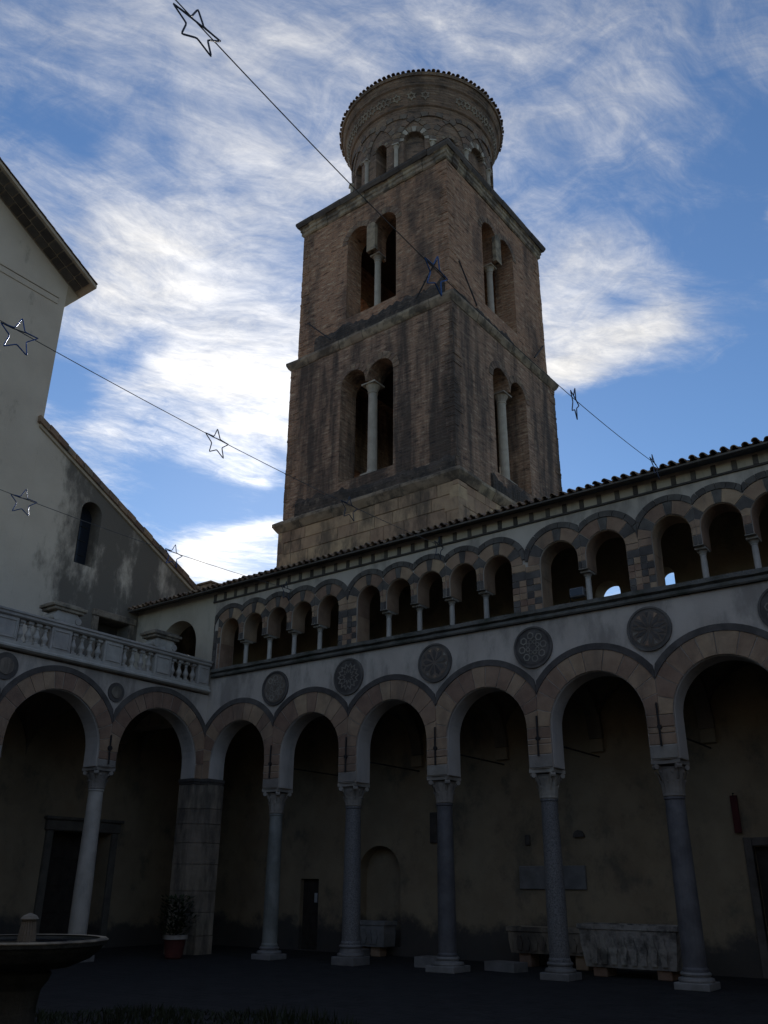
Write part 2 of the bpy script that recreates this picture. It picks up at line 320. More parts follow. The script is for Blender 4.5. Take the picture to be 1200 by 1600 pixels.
    def build(s, name, material, parent=None, loc=(0, 0, 0), smooth=False, rz=0):
        return put(name, s.mesh(name, material, smooth), parent, loc, rz)
def put(name, me, parent=None, loc=(0, 0, 0), rz=0, rot=None):
    o = bpy.data.objects.new(name, me); COL.objects.link(o); o.parent = parent; o.location = loc
    o.rotation_euler = rot if rot else (0, 0, rz); return o
def tag(o, label, cat, group=None):
    o['label'] = label; o['category'] = cat
    if group: o['group'] = group
    return o
def struct(o): o['kind'] = 'structure'; return o
def root(name, loc, label, cat, group=None, rz=0):
    o = bpy.data.objects.new(name, None); COL.objects.link(o); o.location = loc; o.rotation_euler = (0, 0, rz); o.empty_display_size = .3
    return tag(o, label, cat, group)

def arch_wall(mb, u0, u1, z0, z1, ops, th, mp, seg=18, caps=True):
    """wall with real openings; ops = dicts uc, r, zs, zb, rect"""
    q = lambda a, b, c, d, dd: mb.quad(*[mp(u, z, dd) for u, z in (a, b, c, d)])
    T = z1 if callable(z1) else (lambda u: z1)
    ops = sorted(ops, key=lambda o: o['uc']); cur = u0
    def solid(a, b):
        if b-a < 1e-4: return
        for dd in (0, th): q((a, z0), (b, z0), (b, T(b)), (a, T(a)), dd)
        mb.quad(mp(a, z0, 0), mp(b, z0, 0), mp(b, z0, th), mp(a, z0, th)); mb.quad(mp(a, T(a), 0), mp(b, T(b), 0), mp(b, T(b), th), mp(a, T(a), th))
    for o in ops:
        a, b = o['uc']-o['r'], o['uc']+o['r']; solid(cur, a); cur = b
        n = 1 if o.get('rect') else seg
        us = [o['uc']-o['r']*cos(pi*i/n) for i in range(n+1)]
        zz = [o['zs'] if o.get('rect') else o['zs']+o['r']*sin(pi*i/n) for i in range(n+1)]
        for i in range(n):
            if o['zs'] < T(o['uc'])-1e-4 or not o.get('rect'):
                for dd in (0, th): q((us[i], zz[i]), (us[i+1], zz[i+1]), (us[i+1], T(us[i+1])), (us[i], T(us[i])), dd)
                mb.quad(mp(us[i], zz[i], 0), mp(us[i+1], zz[i+1], 0), mp(us[i+1], zz[i+1], th), mp(us[i], zz[i], th))
                mb.quad(mp(us[i], T(us[i]), 0), mp(us[i+1], T(us[i+1]), 0), mp(us[i+1], T(us[i+1]), th), mp(us[i], T(us[i]), th))
        for u in (a, b): mb.quad(mp(u, o['zb'], 0), mp(u, o['zs'], 0), mp(u, o['zs'], th), mp(u, o['zb'], th))
        if o['zb'] > z0+1e-4:
            for dd in (0, th): q((a, z0), (b, z0), (b, o['zb']), (a, o['zb']), dd)
            mb.quad(mp(a, o['zb'], 0), mp(b, o['zb'], 0), mp(b, o['zb'], th), mp(a, o['zb'], th))
            mb.quad(mp(a, z0, 0), mp(b, z0, 0), mp(b, z0, th), mp(a, z0, th))
    solid(cur, u1)
    if caps:
        for u in (u0, u1): mb.quad(mp(u, z0, 0), mp(u, T(u), 0), mp(u, T(u), th), mp(u, z0, th))
    return mb
def ring(mb, zs, r0, r1, a0, a1, mp, d0, d1, half=None, n=4, uc=0.):
    A = []; B = []
    for i in range(n+1):
        t = a0+(a1-a0)*i/n; lim = 1e9 if half is None else half/max(abs(cos(t)), 1e-6)
        ri, ro = min(r0, lim), min(r1, lim); A.append((uc+ri*cos(t), zs+ri*sin(t))); B.append((uc+ro*cos(t), zs+ro*sin(t)))
    return mb.band(A, B, mp, d0, d1)

# ================================================================== SETTING
YR, XL, XF, YB = 16.3, -17.77, -21.19, 19.3        # arcade face, terrace-range face, church front, rear wall
TH = .53
mapR = lambda u, z, d: (u, YR+d, z)
mapL = lambda u, z, d: (XL-d, u, z)
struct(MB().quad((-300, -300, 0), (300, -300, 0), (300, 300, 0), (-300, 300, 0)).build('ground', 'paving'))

# ---- shared column meshes (unit: column axis at origin, ground at z 0)
def capital_mesh(name, z0, z1, rs, half, material, leaves=8):
    mb = MB(); H = z1-z0
    prof = [(rs*1.02, 0), (rs*1.14, .02), (rs*1.14, .045), (rs*1.0, .06), (rs*1.02, H*.3), (rs*1.12, H*.55), (rs*1.3, H*.74), (rs*1.45, H*.8)]
    mb.lathe([(q, z0+z) for q, z in prof], 16)
    for row, (zb, zt, out) in enumerate(((z0+.05, z0+H*.45, 1.38), (z0+.05, z0+H*.7, 1.6))):
        for k in range(leaves):
            a = 2*pi*(k+.5*row)/leaves; w = rs*.34
            e = Vector((cos(a), sin(a), 0)); t = Vector((-sin(a), cos(a), 0))
            pr = [(rs*1.04, zb), (rs*1.13, (zb+zt)/2), (rs*out*.93, zt-.02), (rs*out, zt-.005), (rs*out*.98, zt-.045)]
            vs = []
            for j, (q, z) in enumerate(pr):
                ww = w*(1, 1.05, .9, .55, .3)[j]
                vs += [tuple(e*q-t*ww+Vector((0, 0, z))), tuple(e*(q+rs*.09)+Vector((0, 0, z))), tuple(e*q+t*ww+Vector((0, 0, z)))]
            fs = [(j*3+i, j*3+i+1, j*3+i+4, j*3+i+3) for j in range(4) for i in (0, 1)]
            mb.add(vs, fs)
    for k in range(4):   # corner volutes
        a = pi/4+pi/2*k; e = Vector((cos(a), sin(a), 0)); t = Vector((-sin(a), cos(a), 0)); q = half*1.12
        cs = [e*q+Vector((0, 0, z1-.12))+(e*cos(b)+Vector((0, 0, sin(b))))*.05 for b in [2*pi*i/8 for i in range(8)]]
        mb.add([tuple(p-t*.05) for p in cs]+[tuple(p+t*.05) for p in cs], [tuple(range(8)), tuple(range(15, 7, -1))]+[(i, i+8, (i+1) % 8+8, (i+1) % 8) for i in range(8)])
        mb.tube([e*rs*1.1+Vector((0, 0, z0+H*.5)), e*q*.85+Vector((0, 0, z1-.1))], .025, 5)
    pts = []
    for k in range(4):
        a = pi/4+pi/2*k; c0 = Vector((half*(1 if cos(a) > 0 else -1), half*(1 if sin(a) > 0 else -1)))
        a2 = a+pi/2; c1 = Vector((half*(1 if cos(a2) > 0 else -1), half*(1 if sin(a2) > 0 else -1)))
        for s_ in (0., .12, .3, .5, .7, .88):
            p = c0.lerp(c1, s_); m_ = (c0+c1)/2; p = p-m_.normalized()*(.045*sin(pi*s_)); pts.append((p.x, p.y))
    mb.prism(pts, lambda u, z, d: (u, z, d), z1-.075, z1-.002)
    return mb.mesh(name, material)
def shaft_mesh(z0, z1, r0, r1, material):
    H = z1-z0
    return MB().lathe([(r0*1.1, z0), (r0*1.1, z0+.04), (r0*1.0, z0+.07), (r0, z0+H*.33), ((r0*.4+r1*.6), z0+H*.72), (r1, z1-.05), (r1*1.1, z1-.035), (r1*1.1, z1)], 22).mesh('column', material, False)
def base_mesh(z1, r0, pl, material):
    mb = MB(); hp = z1*.42
    mb.bbox(-pl, pl, -pl, pl, 0, hp, .01)
    mb.lathe([(pl*.97, hp), (pl, hp+.03), (pl*.97, hp+.06), (r0*1.22, hp+.075), (r0*1.15, z1-.07), (r0*1.25, z1-.055), (r0*1.3, z1-.03), (r0*1.2, z1-.003)], 22)
    return mb.mesh('column_base', material)

# ================================================================== ARCADE BUILDING (right)
AB = root('arcade_building', (-8, 18, 0), 'long two storey arcaded building with striped upper loggia arches and tiled eave', 'building')
PX = [-17.77, -15.29, -12.90, -10.42, -7.96, -5.45, -2.97, -.5, 1.97, 4.45, 6.92, 9.38]
ZI, ZS, RI, RM, RO = 3.75, 4.55, .975, 1.42, 1.55
XA0, XA1 = XL, 9.64
def apart(mb, name, m, loc=(0, 0, 0), parent=None, smooth=False):
    o = mb.build(name, m, parent or AB, (0, 0, 0), smooth)
    o.location = (loc[0]-(0 if parent else -0), loc[1], loc[2]); return o
AB.location = (0, 0, 0)
centers = [(PX[i]+PX[i+1])/2 for i in range(len(PX)-1)]
halfs = [(PX[i+1]-PX[i])/2 for i in range(len(PX)-1)]
ops = [dict(uc=c, r=hf-.262, zs=ZS, zb=ZI) for c, hf in zip(centers, halfs)]
apart(arch_wall(MB(), XA0+.002, XA1, ZI, 6.76, ops, TH, mapR), 'wall', 'plaster_white')
# white plaster lining of each arch (reveals), voussoirs, dark archivolt
LIM = 9
for i, (c, hf) in enumerate(zip(centers, halfs)):
    ri = hf-.262
    ln = MB(); a = [(c+(ri-.001)*cos(pi*k/24), ZS+(ri-.001)*sin(pi*k/24)) for k in range(25)]
    A = [(c+ri, ZI+.01)]+a+[(c-ri, ZI+.01)]; A = [(u-(.003 if u > c else -.003), z) for u, z in A]
    B = [(u+(.028 if u > c else -.028)*0, z) for u, z in A]
    B = [(c+(u-c)*(ri-.012)/ri, (ZS+(z-ZS)*(ri-.012)/ri) if z > ZS else z) for u, z in A]
    ln.band(A, B, mapR, .035, TH-.02)
    apart(ln, 'plaster_reveal', 'plaster_reveal')
    nv = random.choice((10, 11, 11, 12))
    cuts = [0.]; w = [random.uniform(.75, 1.25) for _ in range(nv)]; t = sum(w)
    for x in w: cuts.append(cuts[-1]+x/t*pi)
    for k in range(nv):
        g = .010
        apart(ring(MB(), ZS, ri+.004, RM-.006, cuts[k]+g/1.2, cuts[k+1]-g/1.2, mapR, -.012-random.random()*.012, .12, hf-.006, 4, c), 'voussoir', 'stone_brown')
    a0 = acos(min(1, (hf-.002)/RM))
    apart(ring(MB(), ZS, RM, RO, a0, pi-a0, mapR, -.035, .1, hf-.004, 26, c), 'archivolt', 'stone_dark')
# pier stones above the columns, anchor irons, tie rods
for i, x in enumerate(PX):
    if i == 0: continue
    x0, x1 = x-.262+.004, x+.262-.004
    zz = [ZI+.005, ZI+random.uniform(.2, .27)]
    while zz[-1] < 4.36: zz.append(zz[-1]+random.uniform(.09, .22))
    zz[-1] = ZS-.004
    for k in range(len(zz)-1):
        apart(MB().bbox(x0, x1, YR-.012-random.random()*.012, YR+.12, zz[k]+.006, zz[k+1]-.006), 'pier_stone', 'stone_brown' if k else 'stone_light')
    apart(MB().tube([(x-.02, YR-.045, 3.98), (x-.02+random.uniform(-.02, .02), YR-.045, 4.78)], .02, 6).tube([(x-.02, YR-.06, 4.33), (x-.02, YR-.0, 4.33)], .045, 8), 'anchor_iron', 'iron')
    apart(MB().tube([(x, YR+.5, 4.3), (x, YB, 4.3)], .018, 6), 'tie_rod', 'iron')
# columns
me_sh = shaft_mesh(.30, 3.2, .19, .165, 'granite'); me_cap = capital_mesh('capital', 3.2, ZI-.002, .165, .27, 'stone_light'); me_base = base_mesh(.30, .19, .30, 'marble_grey')
VAR = [('cipollino', 3.17, .178, .155, .27, .29, 6), ('granite', 3.24, .20, .172, .40, .30, 8), ('marble_blue', 3.20, .185, .165, .28, .33, 8), ('granite', 3.18, .19, .162, .30, .29, 7), ('marble_blue', 3.10, .20, .176, .27, .30, 8)]
for i, x in enumerate(PX):
    if i == 0: continue
    m_, zt_, r0, r1, zb, pl_, lv = VAR[(i-1) % 5]
    if i <= 5:
        me1, me2, me3 = shaft_mesh(zb, zt_, r0, r1, m_), capital_mesh('capital', zt_, ZI-.002, r1, .27, 'stone_light', lv), base_mesh(zb, r0, pl_, 'marble_grey')
        VAR_M = globals().setdefault('VAR_M', {}); VAR_M[(i-1) % 5] = (me1, me2, me3)
    me1, me2, me3 = VAR_M[(i-1) % 5]
    c = put('column', me1, AB, (x, YR+TH/2, 0), i*.37); put('capital', me2, c, rz=-i*.37); put('column_base', me3, c, rz=-i*.37)
# roundels with inlaid stars
def star_poly(n, ro, ri, ph=0.): return [((ro if k % 2 == 0 else ri)*cos(ph+pi*k/n), (ro if k % 2 == 0 else ri)*sin(ph+pi*k/n)) for k in range(2*n)]
STY = [(10, .38, .2), (12, .33, .22), (10, .36, .12), (9, .34, .24), (8, .37, .15), (11, .35, .2), (8, .36, .16), (10, .36, .2)]
for i, x in enumerate(PX):
    if i == 0 or i >= 8: continue
    z = 6.21; o = MB()
    o.prism([(.435*cos(2*pi*k/40), .435*sin(2*pi*k/40)) for k in range(40)], lambda u, v, d: (u, d, v), -.03, .1)
    R_ = o.build('roundel', 'stone_dark', AB, (x, YR, z))
    rim = MB(); A = [(.405*cos(2*pi*k/40), .405*sin(2*pi*k/40)) for k in range(41)]; B = [(.445*cos(2*pi*k/40), .445*sin(2*pi*k/40)) for k in range(41)]
    rim.band(A, B, lambda u, v, d: (u, d, v), -.05, .05); rim.build('rim', 'stone_dark', R_)
    n, ro, ri = STY[i % len(STY)]
    fl = MB().prism([(.36*cos(2*pi*k/32), .36*sin(2*pi*k/32)) for k in range(32)], lambda u, v, d: (u, d, v), -.036, -.01); fl.build('ground_inlay', 'inlay' if i % 2 else 'stone_dark', R_)
    disc = lambda u, v, d: (u, d, v)
    if i % 5 in (1, 4):      # rosette of linked polygons
        nn = 8 if i % 5 == 4 else 9
        for q in range(nn):
            a = 2*pi*q/nn+.15
            for rc, rr_ in ((.25, .085), (.12, .05)):
                cx, cy = rc*cos(a+(.2 if rc < .2 else 0)), rc*sin(a+(.2 if rc < .2 else 0)); P6 = [(cos(a+2*pi*t/6), sin(a+2*pi*t/6)) for t in range(7)]
                MB().band([(cx+rr_*.66*p, cy+rr_*.66*w) for p, w in P6], [(cx+rr_*p, cy+rr_*w) for p, w in P6], disc, -.046, -.02).build('polygon_inlay', 'inlay_pale', R_)
    elif i % 5 == 2:         # two nested zigzag stars
        for ro_, ri_, nn in ((.335, .25, 14), (.22, .12, 11)):
            so_ = star_poly(nn, ro_, ri_); si_ = star_poly(nn, ro_-.045, ri_-.04); so_.append(so_[0]); si_.append(si_[0])
            MB().band(si_, so_, disc, -.046, -.02).build('zigzag_inlay', 'inlay_pale', R_)
    else:                    # long-rayed star with chips at the rim
        for k in range(n):
            a = 2*pi*k/n+.2; da = pi/n*.62; rj = random.uniform(.92, 1.02)
            pt = [(.04*cos(a), .04*sin(a)), (ri*cos(a-da), ri*sin(a-da)), (ro*.95*rj*cos(a), ro*.95*rj*sin(a)), (ri*cos(a+da), ri*sin(a+da))]
            MB().prism(pt, disc, -.044, -.02).build('ray_inlay', 'stone_dark' if i % 2 else 'inlay_pale', R_)
        for k in range(n):
            a = 2*pi*(k+.5)/n+.2; da = pi/n*.4
            pt = [(ri*1.12*cos(a), ri*1.12*sin(a)), (.335*cos(a-da), .335*sin(a-da)), (.335*cos(a+da), .335*sin(a+da))]
            MB().prism(pt, disc, -.042, -.02).build('chip_inlay', random.choice(('inlay_pale', 'stone_brown', 'stone_dark')), R_)
# string course
sc = MB(); P_ = [(-.07, 6.76), (-.10, 6.79), (-.10, 6.84), (-.05, 6.87), (-.13, 6.90), (-.13, 6.985), (.5, 6.985), (.5, 6.76)]
nx = 90
for k in range(nx):
    xa, xb = XA0+.13+(XA1-XA0-.13)*k/nx, XA0+.13+(XA1-XA0-.13)*(k+1)/nx
    if k == 0: jz = [0]*8
    nz = [random.uniform(-.008, .008) if 2 <= q <= 5 else 0 for q in range(8)]
    vs = [(xa, YR+d, z+jz[q]) for q, (d, z) in enumerate(P_)]+[(xb, YR+d, z+nz[q]) for q, (d, z) in enumerate(P_)]
    sc.add(vs, [(q, q+1, q+9, q+8) for q in range(7)]); jz = nz
apart(sc, 'string_course', 'moss_stone')

# ---- upper loggia
zt = lambda x: .007*(x+10)
G = [[-17.14, -16.26, -15.38, -14.51, -13.63], [-12.34, -11.44, -10.54, -9.63, -8.73], [-7.24, -6.18], [-4.79, -3.81, -2.85, -1.89, -.93], [.55, 1.5, 2.45, 3.4], [5.3, 6.25, 7.2, 8.15]]
IMP = 7.72; ZT = 9.35
segs = []
for g in G:
    sp = g[1]-g[0]; segs.append((g, sp/2-.088, sp/2))
piersX = [-17.70]
uo = []
for g, rr, hf in segs:
    for c in g: uo.append(dict(uc=c, r=rr, zs=8.44-rr+zt(c), zb=IMP, hf=hf))
bounds = [XL+.003]+[(segs[i][0][-1]+segs[i][1]+segs[i+1][0][0]-segs[i+1][1])/2 for i in range(len(G)-1)]+[XA1]
wall = MB(); arch_wall(wall, bounds[0], XA1, IMP, ZT, uo, TH, mapR, 14)
# piers below impost level
for i, b in enumerate(bounds):
    lo = XL+.003 if i == 0 else segs[i-1][0][-1]+segs[i-1][1]
    hi = XA1 if i == len(bounds)-1 else segs[i][0][0]-segs[i][1]
    wall.box(lo, hi, YR, YR+TH, 6.97, IMP)
apart(wall, 'loggia_wall', 'plaster_white')
me_cs = MB().lathe([(.085, 6.98), (.085, 7.02), (.062, 7.05), (.06, 7.5), (.056, 7.56), (.066, 7.57), (.066, 7.585)], 12).mesh('colonnette', 'marble_white')
cp = MB().lathe([(.058, 7.585), (.07, 7.61), (.10, 7.655)], 12).bbox(-.11, .11, -.15, .15, 7.655, 7.70, .008).bbox(-.098, .098, -.255, .26, 7.701, IMP-.001, .006)
me_cc = cp.mesh('capital', 'stone_light')
for (g, rr, hf) in segs:
    for c0, c1 in zip(g, g[1:]):
        o = put('colonnette', me_cs, AB, ((c0+c1)/2, YR+.24, 0)); put('capital', me_cc, o)
DARK = [(.42, .60), (1.44, 1.70), (pi-.60, pi-.42)]
for g, rr, hf in segs:
    for j, c in enumerate(g):
        zs = 8.44-rr+zt(c); rm = rr+.285; ro = rm+.13
        # where the next arch of the same group cuts the ring
        gi = [q_[0] for q_ in segs].index(g); lB = (bounds[gi] if gi else XL+.17); rB = bounds[gi+1]
        lh = hf-.004 if j > 0 else c-lB-.003; rh = hf-.004 if j < len(g)-1 else rB-c-.003
        def clip(a, r_):
            lim = rh if cos(a) > 0 else lh
            return min(r_, lim/max(abs(cos(a)), 1e-6))
        cuts = [0, .42, .78, 1.42, 1.72, pi-.78, pi-.42, pi]
        cuts = [0, .34, .74, 1.41, 1.71, pi-.74, pi-.34, pi]
        for k in range(7):
            a0, a1 = cuts[k]+.012, cuts[k+1]-.012
            A = []; B = []
            for q in range(4):
                a = a0+(a1-a0)*q/3; A.append((c+(rr+.004)*cos(a), zs+(rr+.004)*sin(a))); q2 = max(clip(a, rm-.006), rr+.02); B.append((c+q2*cos(a), zs+q2*sin(a)))
            apart(MB().band(A, B, mapR, -.012-random.random()*.01, .1), 'voussoir', 'stone_dark' if k in (1, 3, 5) else 'stone_brown')
        lnA = [(c+rr-.003, IMP+.004)]+[(c+(rr-.003)*cos(pi*k/16), zs+(rr-.003)*sin(pi*k/16)) for k in range(17)]+[(c-rr+.003, IMP+.004)]
        lnB = [(c+(u-c)*(rr-.012)/rr, (zs+(z-zs)*(rr-.012)/rr) if z > zs else z) for u, z in lnA]
        apart(MB().band(lnA, lnB, mapR, .03, TH-.02), 'arch_lining', 'stone_brown')
        # stilts: brown then dark block above the capital on each side
        for sgn, lim in ((1, rh), (-1, lh)):
            e0, e1 = c+sgn*(rr+.004), c+sgn*lim
            zm = IMP+(zs-IMP)*.55
            for za, zb, m_ in ((IMP+.003, zm-.004, 'stone_dark'), (zm+.004, zs-.004, 'stone_brown')):
                if zb-za > .03: apart(MB().bbox(min(e0, e1), max(e0, e1), YR-.014, YR+.1, za, zb, .006), 'pier_stone', m_)
        # dark archivolt stones
        la = acos(min(1, (hf-.002)/rm)) if j < len(g)-1 else .15; lb = acos(min(1, (hf-.002)/rm)) if j > 0 else (.15 if gi else 0.)
        n = 6; a_s, a_e = la, pi-lb
        for k in range(n):
            a0, a1 = a_s+(a_e-a_s)*k/n+.008, a_s+(a_e-a_s)*(k+1)/n-.008
            A = []; B = []
            for q in range(5):
                a = a0+(a1-a0)*q/4; cx = abs(cos(a))
                lim = (hf-.003 if (cos(a) > 0 and j < len(g)-1) or (cos(a) < 0 and j > 0) else 9)/max(cx, 1e-6)
                if j == len(g)-1 and cos(a) > 0: lim = rh/max(cx, 1e-6)
                if j == 0 and cos(a) < 0: lim = (lh+(.14 if gi == 0 else 0))/max(cx, 1e-6)
                A.append((c+min(rm, lim-.004)*cos(a), zs+min(rm, lim-.004)*sin(a))); B.append((c+min(ro, lim)*cos(a), zs+min(ro, lim)*sin(a)))
            apart(MB().band(A, B, mapR, -.04, .08), 'archivolt_stone', 'stone_dark')
for i, b in enumerate(bounds[:-1]):
    hi = segs[i][0][0]-segs[i][1]
    apart(MB().box(hi+.001, hi+.009, YR+.03, YR+TH-.02, 6.99, IMP+.003), 'pier_lining', 'stone_brown')
    if i:
        lo = segs[i-1][0][-1]+segs[i-1][1]; apart(MB().box(lo-.009, lo-.001, YR+.03, YR+TH-.02, 6.99, IMP+.003), 'pier_lining', 'stone_brown')
# chequered pier stones
for i, b in enumerate(bounds):
    if i == len(bounds)-1: continue
    lo = XL+.17 if i == 0 else segs[i-1][0][-1]+segs[i-1][1]; hi = segs[i][0][0]-segs[i][1]
    rows = 5; zz = [6.99+(IMP-6.99)*k/rows for k in range(rows+1)]
    if i == 0:
        for k in range(rows): apart(MB().bbox(lo+.02, hi-.005, YR-.012, YR+.1, zz[k]+.004, zz[k+1]-.004, .006), 'pier_stone', 'stone_brown')
        # outer dark jamb of the first arch
        for k in range(6):
            za = 6.99+(8.1-6.99)*k/6; apart(MB().bbox(XL+.03, XL+.16, YR-.035, YR+.08, za+.004, za+(8.1-6.99)/6-.004, .006), 'archivolt_stone', 'stone_dark')
        continue
    n = 4 if hi-lo > .5 else 3
    for k in range(rows):
        for q in range(n):
            xa, xb = lo+(hi-lo)*q/n, lo+(hi-lo)*(q+1)/n
            jit = random.uniform(-.012, .012)
            dk = (q+k*1) % n == (1 if k % 2 else 0) or (q == n-1 and k % 2 == 1) or (q == n-2 and k % 2 == 0 and n > 3)
            apart(MB().bbox(xa+.003, xb-.003, YR-.012-random.random()*.01, YR+.1, zz[k]+.004, zz[k+1]-.004, .006), 'pier_stone', 'stone_dark' if dk else 'stone_brown')
# ---- cornice: thin brick line, cream panels between dark dividers
def slopebox(x0, x1, y0, y1, z0, z1):
    a, b = zt(x0), zt(x1)
    return MB().add([(x0, y0, z0+a), (x1, y0, z0+b), (x1, y1, z0+b), (x0, y1, z0+a), (x0, y0, z1+a), (x1, y0, z1+b), (x1, y1, z1+b), (x0, y1, z1+a)],
                    [(3, 2, 1, 0), (4, 5, 6, 7), (0, 1, 5, 4), (1, 2, 6, 5), (2, 3, 7, 6), (3, 0, 4, 7)])
XC = -17.86
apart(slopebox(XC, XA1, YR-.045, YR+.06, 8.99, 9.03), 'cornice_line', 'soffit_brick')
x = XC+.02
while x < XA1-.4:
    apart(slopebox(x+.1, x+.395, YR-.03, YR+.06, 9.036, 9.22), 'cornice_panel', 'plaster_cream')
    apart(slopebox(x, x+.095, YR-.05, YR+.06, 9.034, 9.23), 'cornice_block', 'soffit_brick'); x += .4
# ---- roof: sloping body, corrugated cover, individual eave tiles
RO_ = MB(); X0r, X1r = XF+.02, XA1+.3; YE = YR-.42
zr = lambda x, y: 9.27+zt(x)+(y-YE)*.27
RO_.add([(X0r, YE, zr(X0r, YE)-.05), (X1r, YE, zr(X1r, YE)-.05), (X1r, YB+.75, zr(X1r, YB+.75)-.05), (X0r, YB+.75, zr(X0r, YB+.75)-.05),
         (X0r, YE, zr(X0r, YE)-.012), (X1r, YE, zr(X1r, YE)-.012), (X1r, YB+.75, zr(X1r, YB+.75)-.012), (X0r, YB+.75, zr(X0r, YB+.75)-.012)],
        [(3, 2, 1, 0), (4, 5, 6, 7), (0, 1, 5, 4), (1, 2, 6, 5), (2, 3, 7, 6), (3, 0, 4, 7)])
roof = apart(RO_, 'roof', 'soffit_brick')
def tile_mesh(length, r0, r1, th=.016, n=8, sag=False):
    mb = MB(); vs = []
    for y, q in ((0, r0), (length, r1)):
        for rr in (q, q-th):
            for k in range(n+1):
                a = pi*k/n; vs.append((rr*cos(a), y, (rr*sin(a))*(-1 if sag else 1)))
    m = n+1; fs = []
    for k in range(n):
        fs += [(k, k+1, 2*m+k+1, 2*m+k), (m+k, 3*m+k, 3*m+k+1, m+k+1), (k, m+k, m+k+1, k+1), (2*m+k, 2*m+k+1, 3*m+k+1, 3*m+k)]
    fs += [(0, 2*m, 3*m, m), (m-1, 2*m-1, 4*m-1, 3*m-1)]
    return mb.add(vs, fs).mesh('tile', 'roof_tile')
me_t = tile_mesh(.5, .068, .056); me_p = tile_mesh(.5, .066, .076, sag=True); me_tb = tile_mesh(.42, .062, .05)
sl = math.atan(.27); x = X0r+.12; tiles = MB()
while x < X1r-.05:
    jr = random.uniform(-.03, .03)
    put('tile', random.choice((me_t, me_t, me_tb)), roof, (x+random.uniform(-.014, .014), YE-.06+random.uniform(-.045, .03), zr(x, YE-.06)+.026+random.uniform(-.01, .008)), rot=(sl+jr, jr*2.5, jr*2.5))
    put('pan_tile', me_p, roof, (x+.1, YE-.03+random.uniform(-.02, .02), zr(x+.1, YE-.03)+.062), rot=(sl, 0, jr))
    y = YE+.36
    while y < YB+.4:
        L_ = .5
        q = 6
        for (xo, rr, sg, zo) in ((0, .07, 1, .035), (.1, .075, -1, .07)):
            vs = [(x+xo+rr*cos(pi*k/q), yy, zr(x, yy)+zo+sg*rr*sin(pi*k/q)+(0.012 if yy == y else 0)) for yy in (y, y+L_) for k in range(q+1)]
            tiles.add(vs, [(k, k+1, q+2+k, q+1+k) for k in range(q)])
        y += .42
    x += .2
t_ = apart(tiles, 'tile_field', 'roof_tile', parent=roof); t_['kind'] = 'stuff'
# ---- interior: rear wall with openings, floors, vault
rmap = lambda u, z, d: (u, YB+d, z)
rw = MB()
arch_wall(rw, XF+.01, XA1, 0, 6.6, [dict(uc=-16.47, r=.32, zs=1.73, zb=0.02, rect=True), dict(uc=-14.15, r=.66, zs=1.86, zb=.2), dict(uc=-4.45, r=.45, zs=2.35, zb=.02, rect=True)], .5, rmap)
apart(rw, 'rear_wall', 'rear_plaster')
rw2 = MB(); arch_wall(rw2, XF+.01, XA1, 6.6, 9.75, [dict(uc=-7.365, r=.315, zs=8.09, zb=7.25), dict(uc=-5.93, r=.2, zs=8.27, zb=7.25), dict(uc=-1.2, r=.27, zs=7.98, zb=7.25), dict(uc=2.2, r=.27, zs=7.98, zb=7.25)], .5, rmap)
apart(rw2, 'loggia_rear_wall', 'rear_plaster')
apart(MB().quad((-14.9, YB+.35, .1), (-13.4, YB+.35, .1), (-13.4, YB+.35, 2.7), (-14.9, YB+.35, 2.7)), 'niche_back', 'rear_plaster')
d_ = apart(MB().bbox(-16.785, -16.155, YB+.12, YB+.18, .02, 1.725, .01), 'door', 'dark_wood')
for u0_, u1_, z0_, z1_ in ((-16.72, -16.5, .15, .8), (-16.44, -16.22, .15, .8), (-16.72, -16.5, .9, 1.6), (-16.44, -16.22, .9, 1.6)):
    apart(MB().bbox(u0_, u1_, YB+.1, YB+.125, z0_, z1_, .008), 'door_panel', 'dark_wood', parent=d_)
apart(MB().box(-16.36, -16.26, YB+.09, YB+.099, 1.15, 1.38), 'notice', 'paper', parent=d_)
apart(MB().bbox(-4.895, -4.005, YB+.15, YB+.2, .02, 2.345, .01), 'door', 'dark_wood')
fr = MB(); fr.bbox(-5.06, -4.9, YB-.06, YB+.1, 0, 2.51).bbox(-4.0, -3.84, YB-.06, YB+.1, 0, 2.51).bbox(-4.898, -4.002, YB-.05, YB+.1, 2.352, 2.51)
apart(fr, 'door_frame', 'stone_dark')
apart(MB().bbox(-10.13, -8.5, YB-.05, YB+.05, 1.52, 2.01), 'plaque', 'marble_grey')
apart(MB().bbox(-9.93, -9.82, YB-.06, YB+.05, 2.45, 2.68), 'small_plaque', 'stone_dark')
apart(MB().prism([(-8.72, 2.6), (-8.46, 2.6), (-8.47, 2.67), (-8.52, 2.73), (-8.60, 2.75), (-8.67, 2.72), (-8.71, 2.67)], rmap, -.07, .05), 'relief_fragment', 'stone_dark')
apart(MB().bbox(-12.56, -12.36, YB-.06, YB+.05, 2.55, 3.27), 'stone_tablet', 'stone_dark')
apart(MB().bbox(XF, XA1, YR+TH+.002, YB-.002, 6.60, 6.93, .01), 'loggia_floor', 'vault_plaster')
apart(MB().add([(XF+.03, YR+TH+.01, 9.32), (XA1, YR+TH+.01, 9.42), (XA1, YB-.01, 9.95), (XF+.03, YB-.01, 9.85)], [(0, 1, 2, 3)]), 'loggia_ceiling', 'dark_wood')
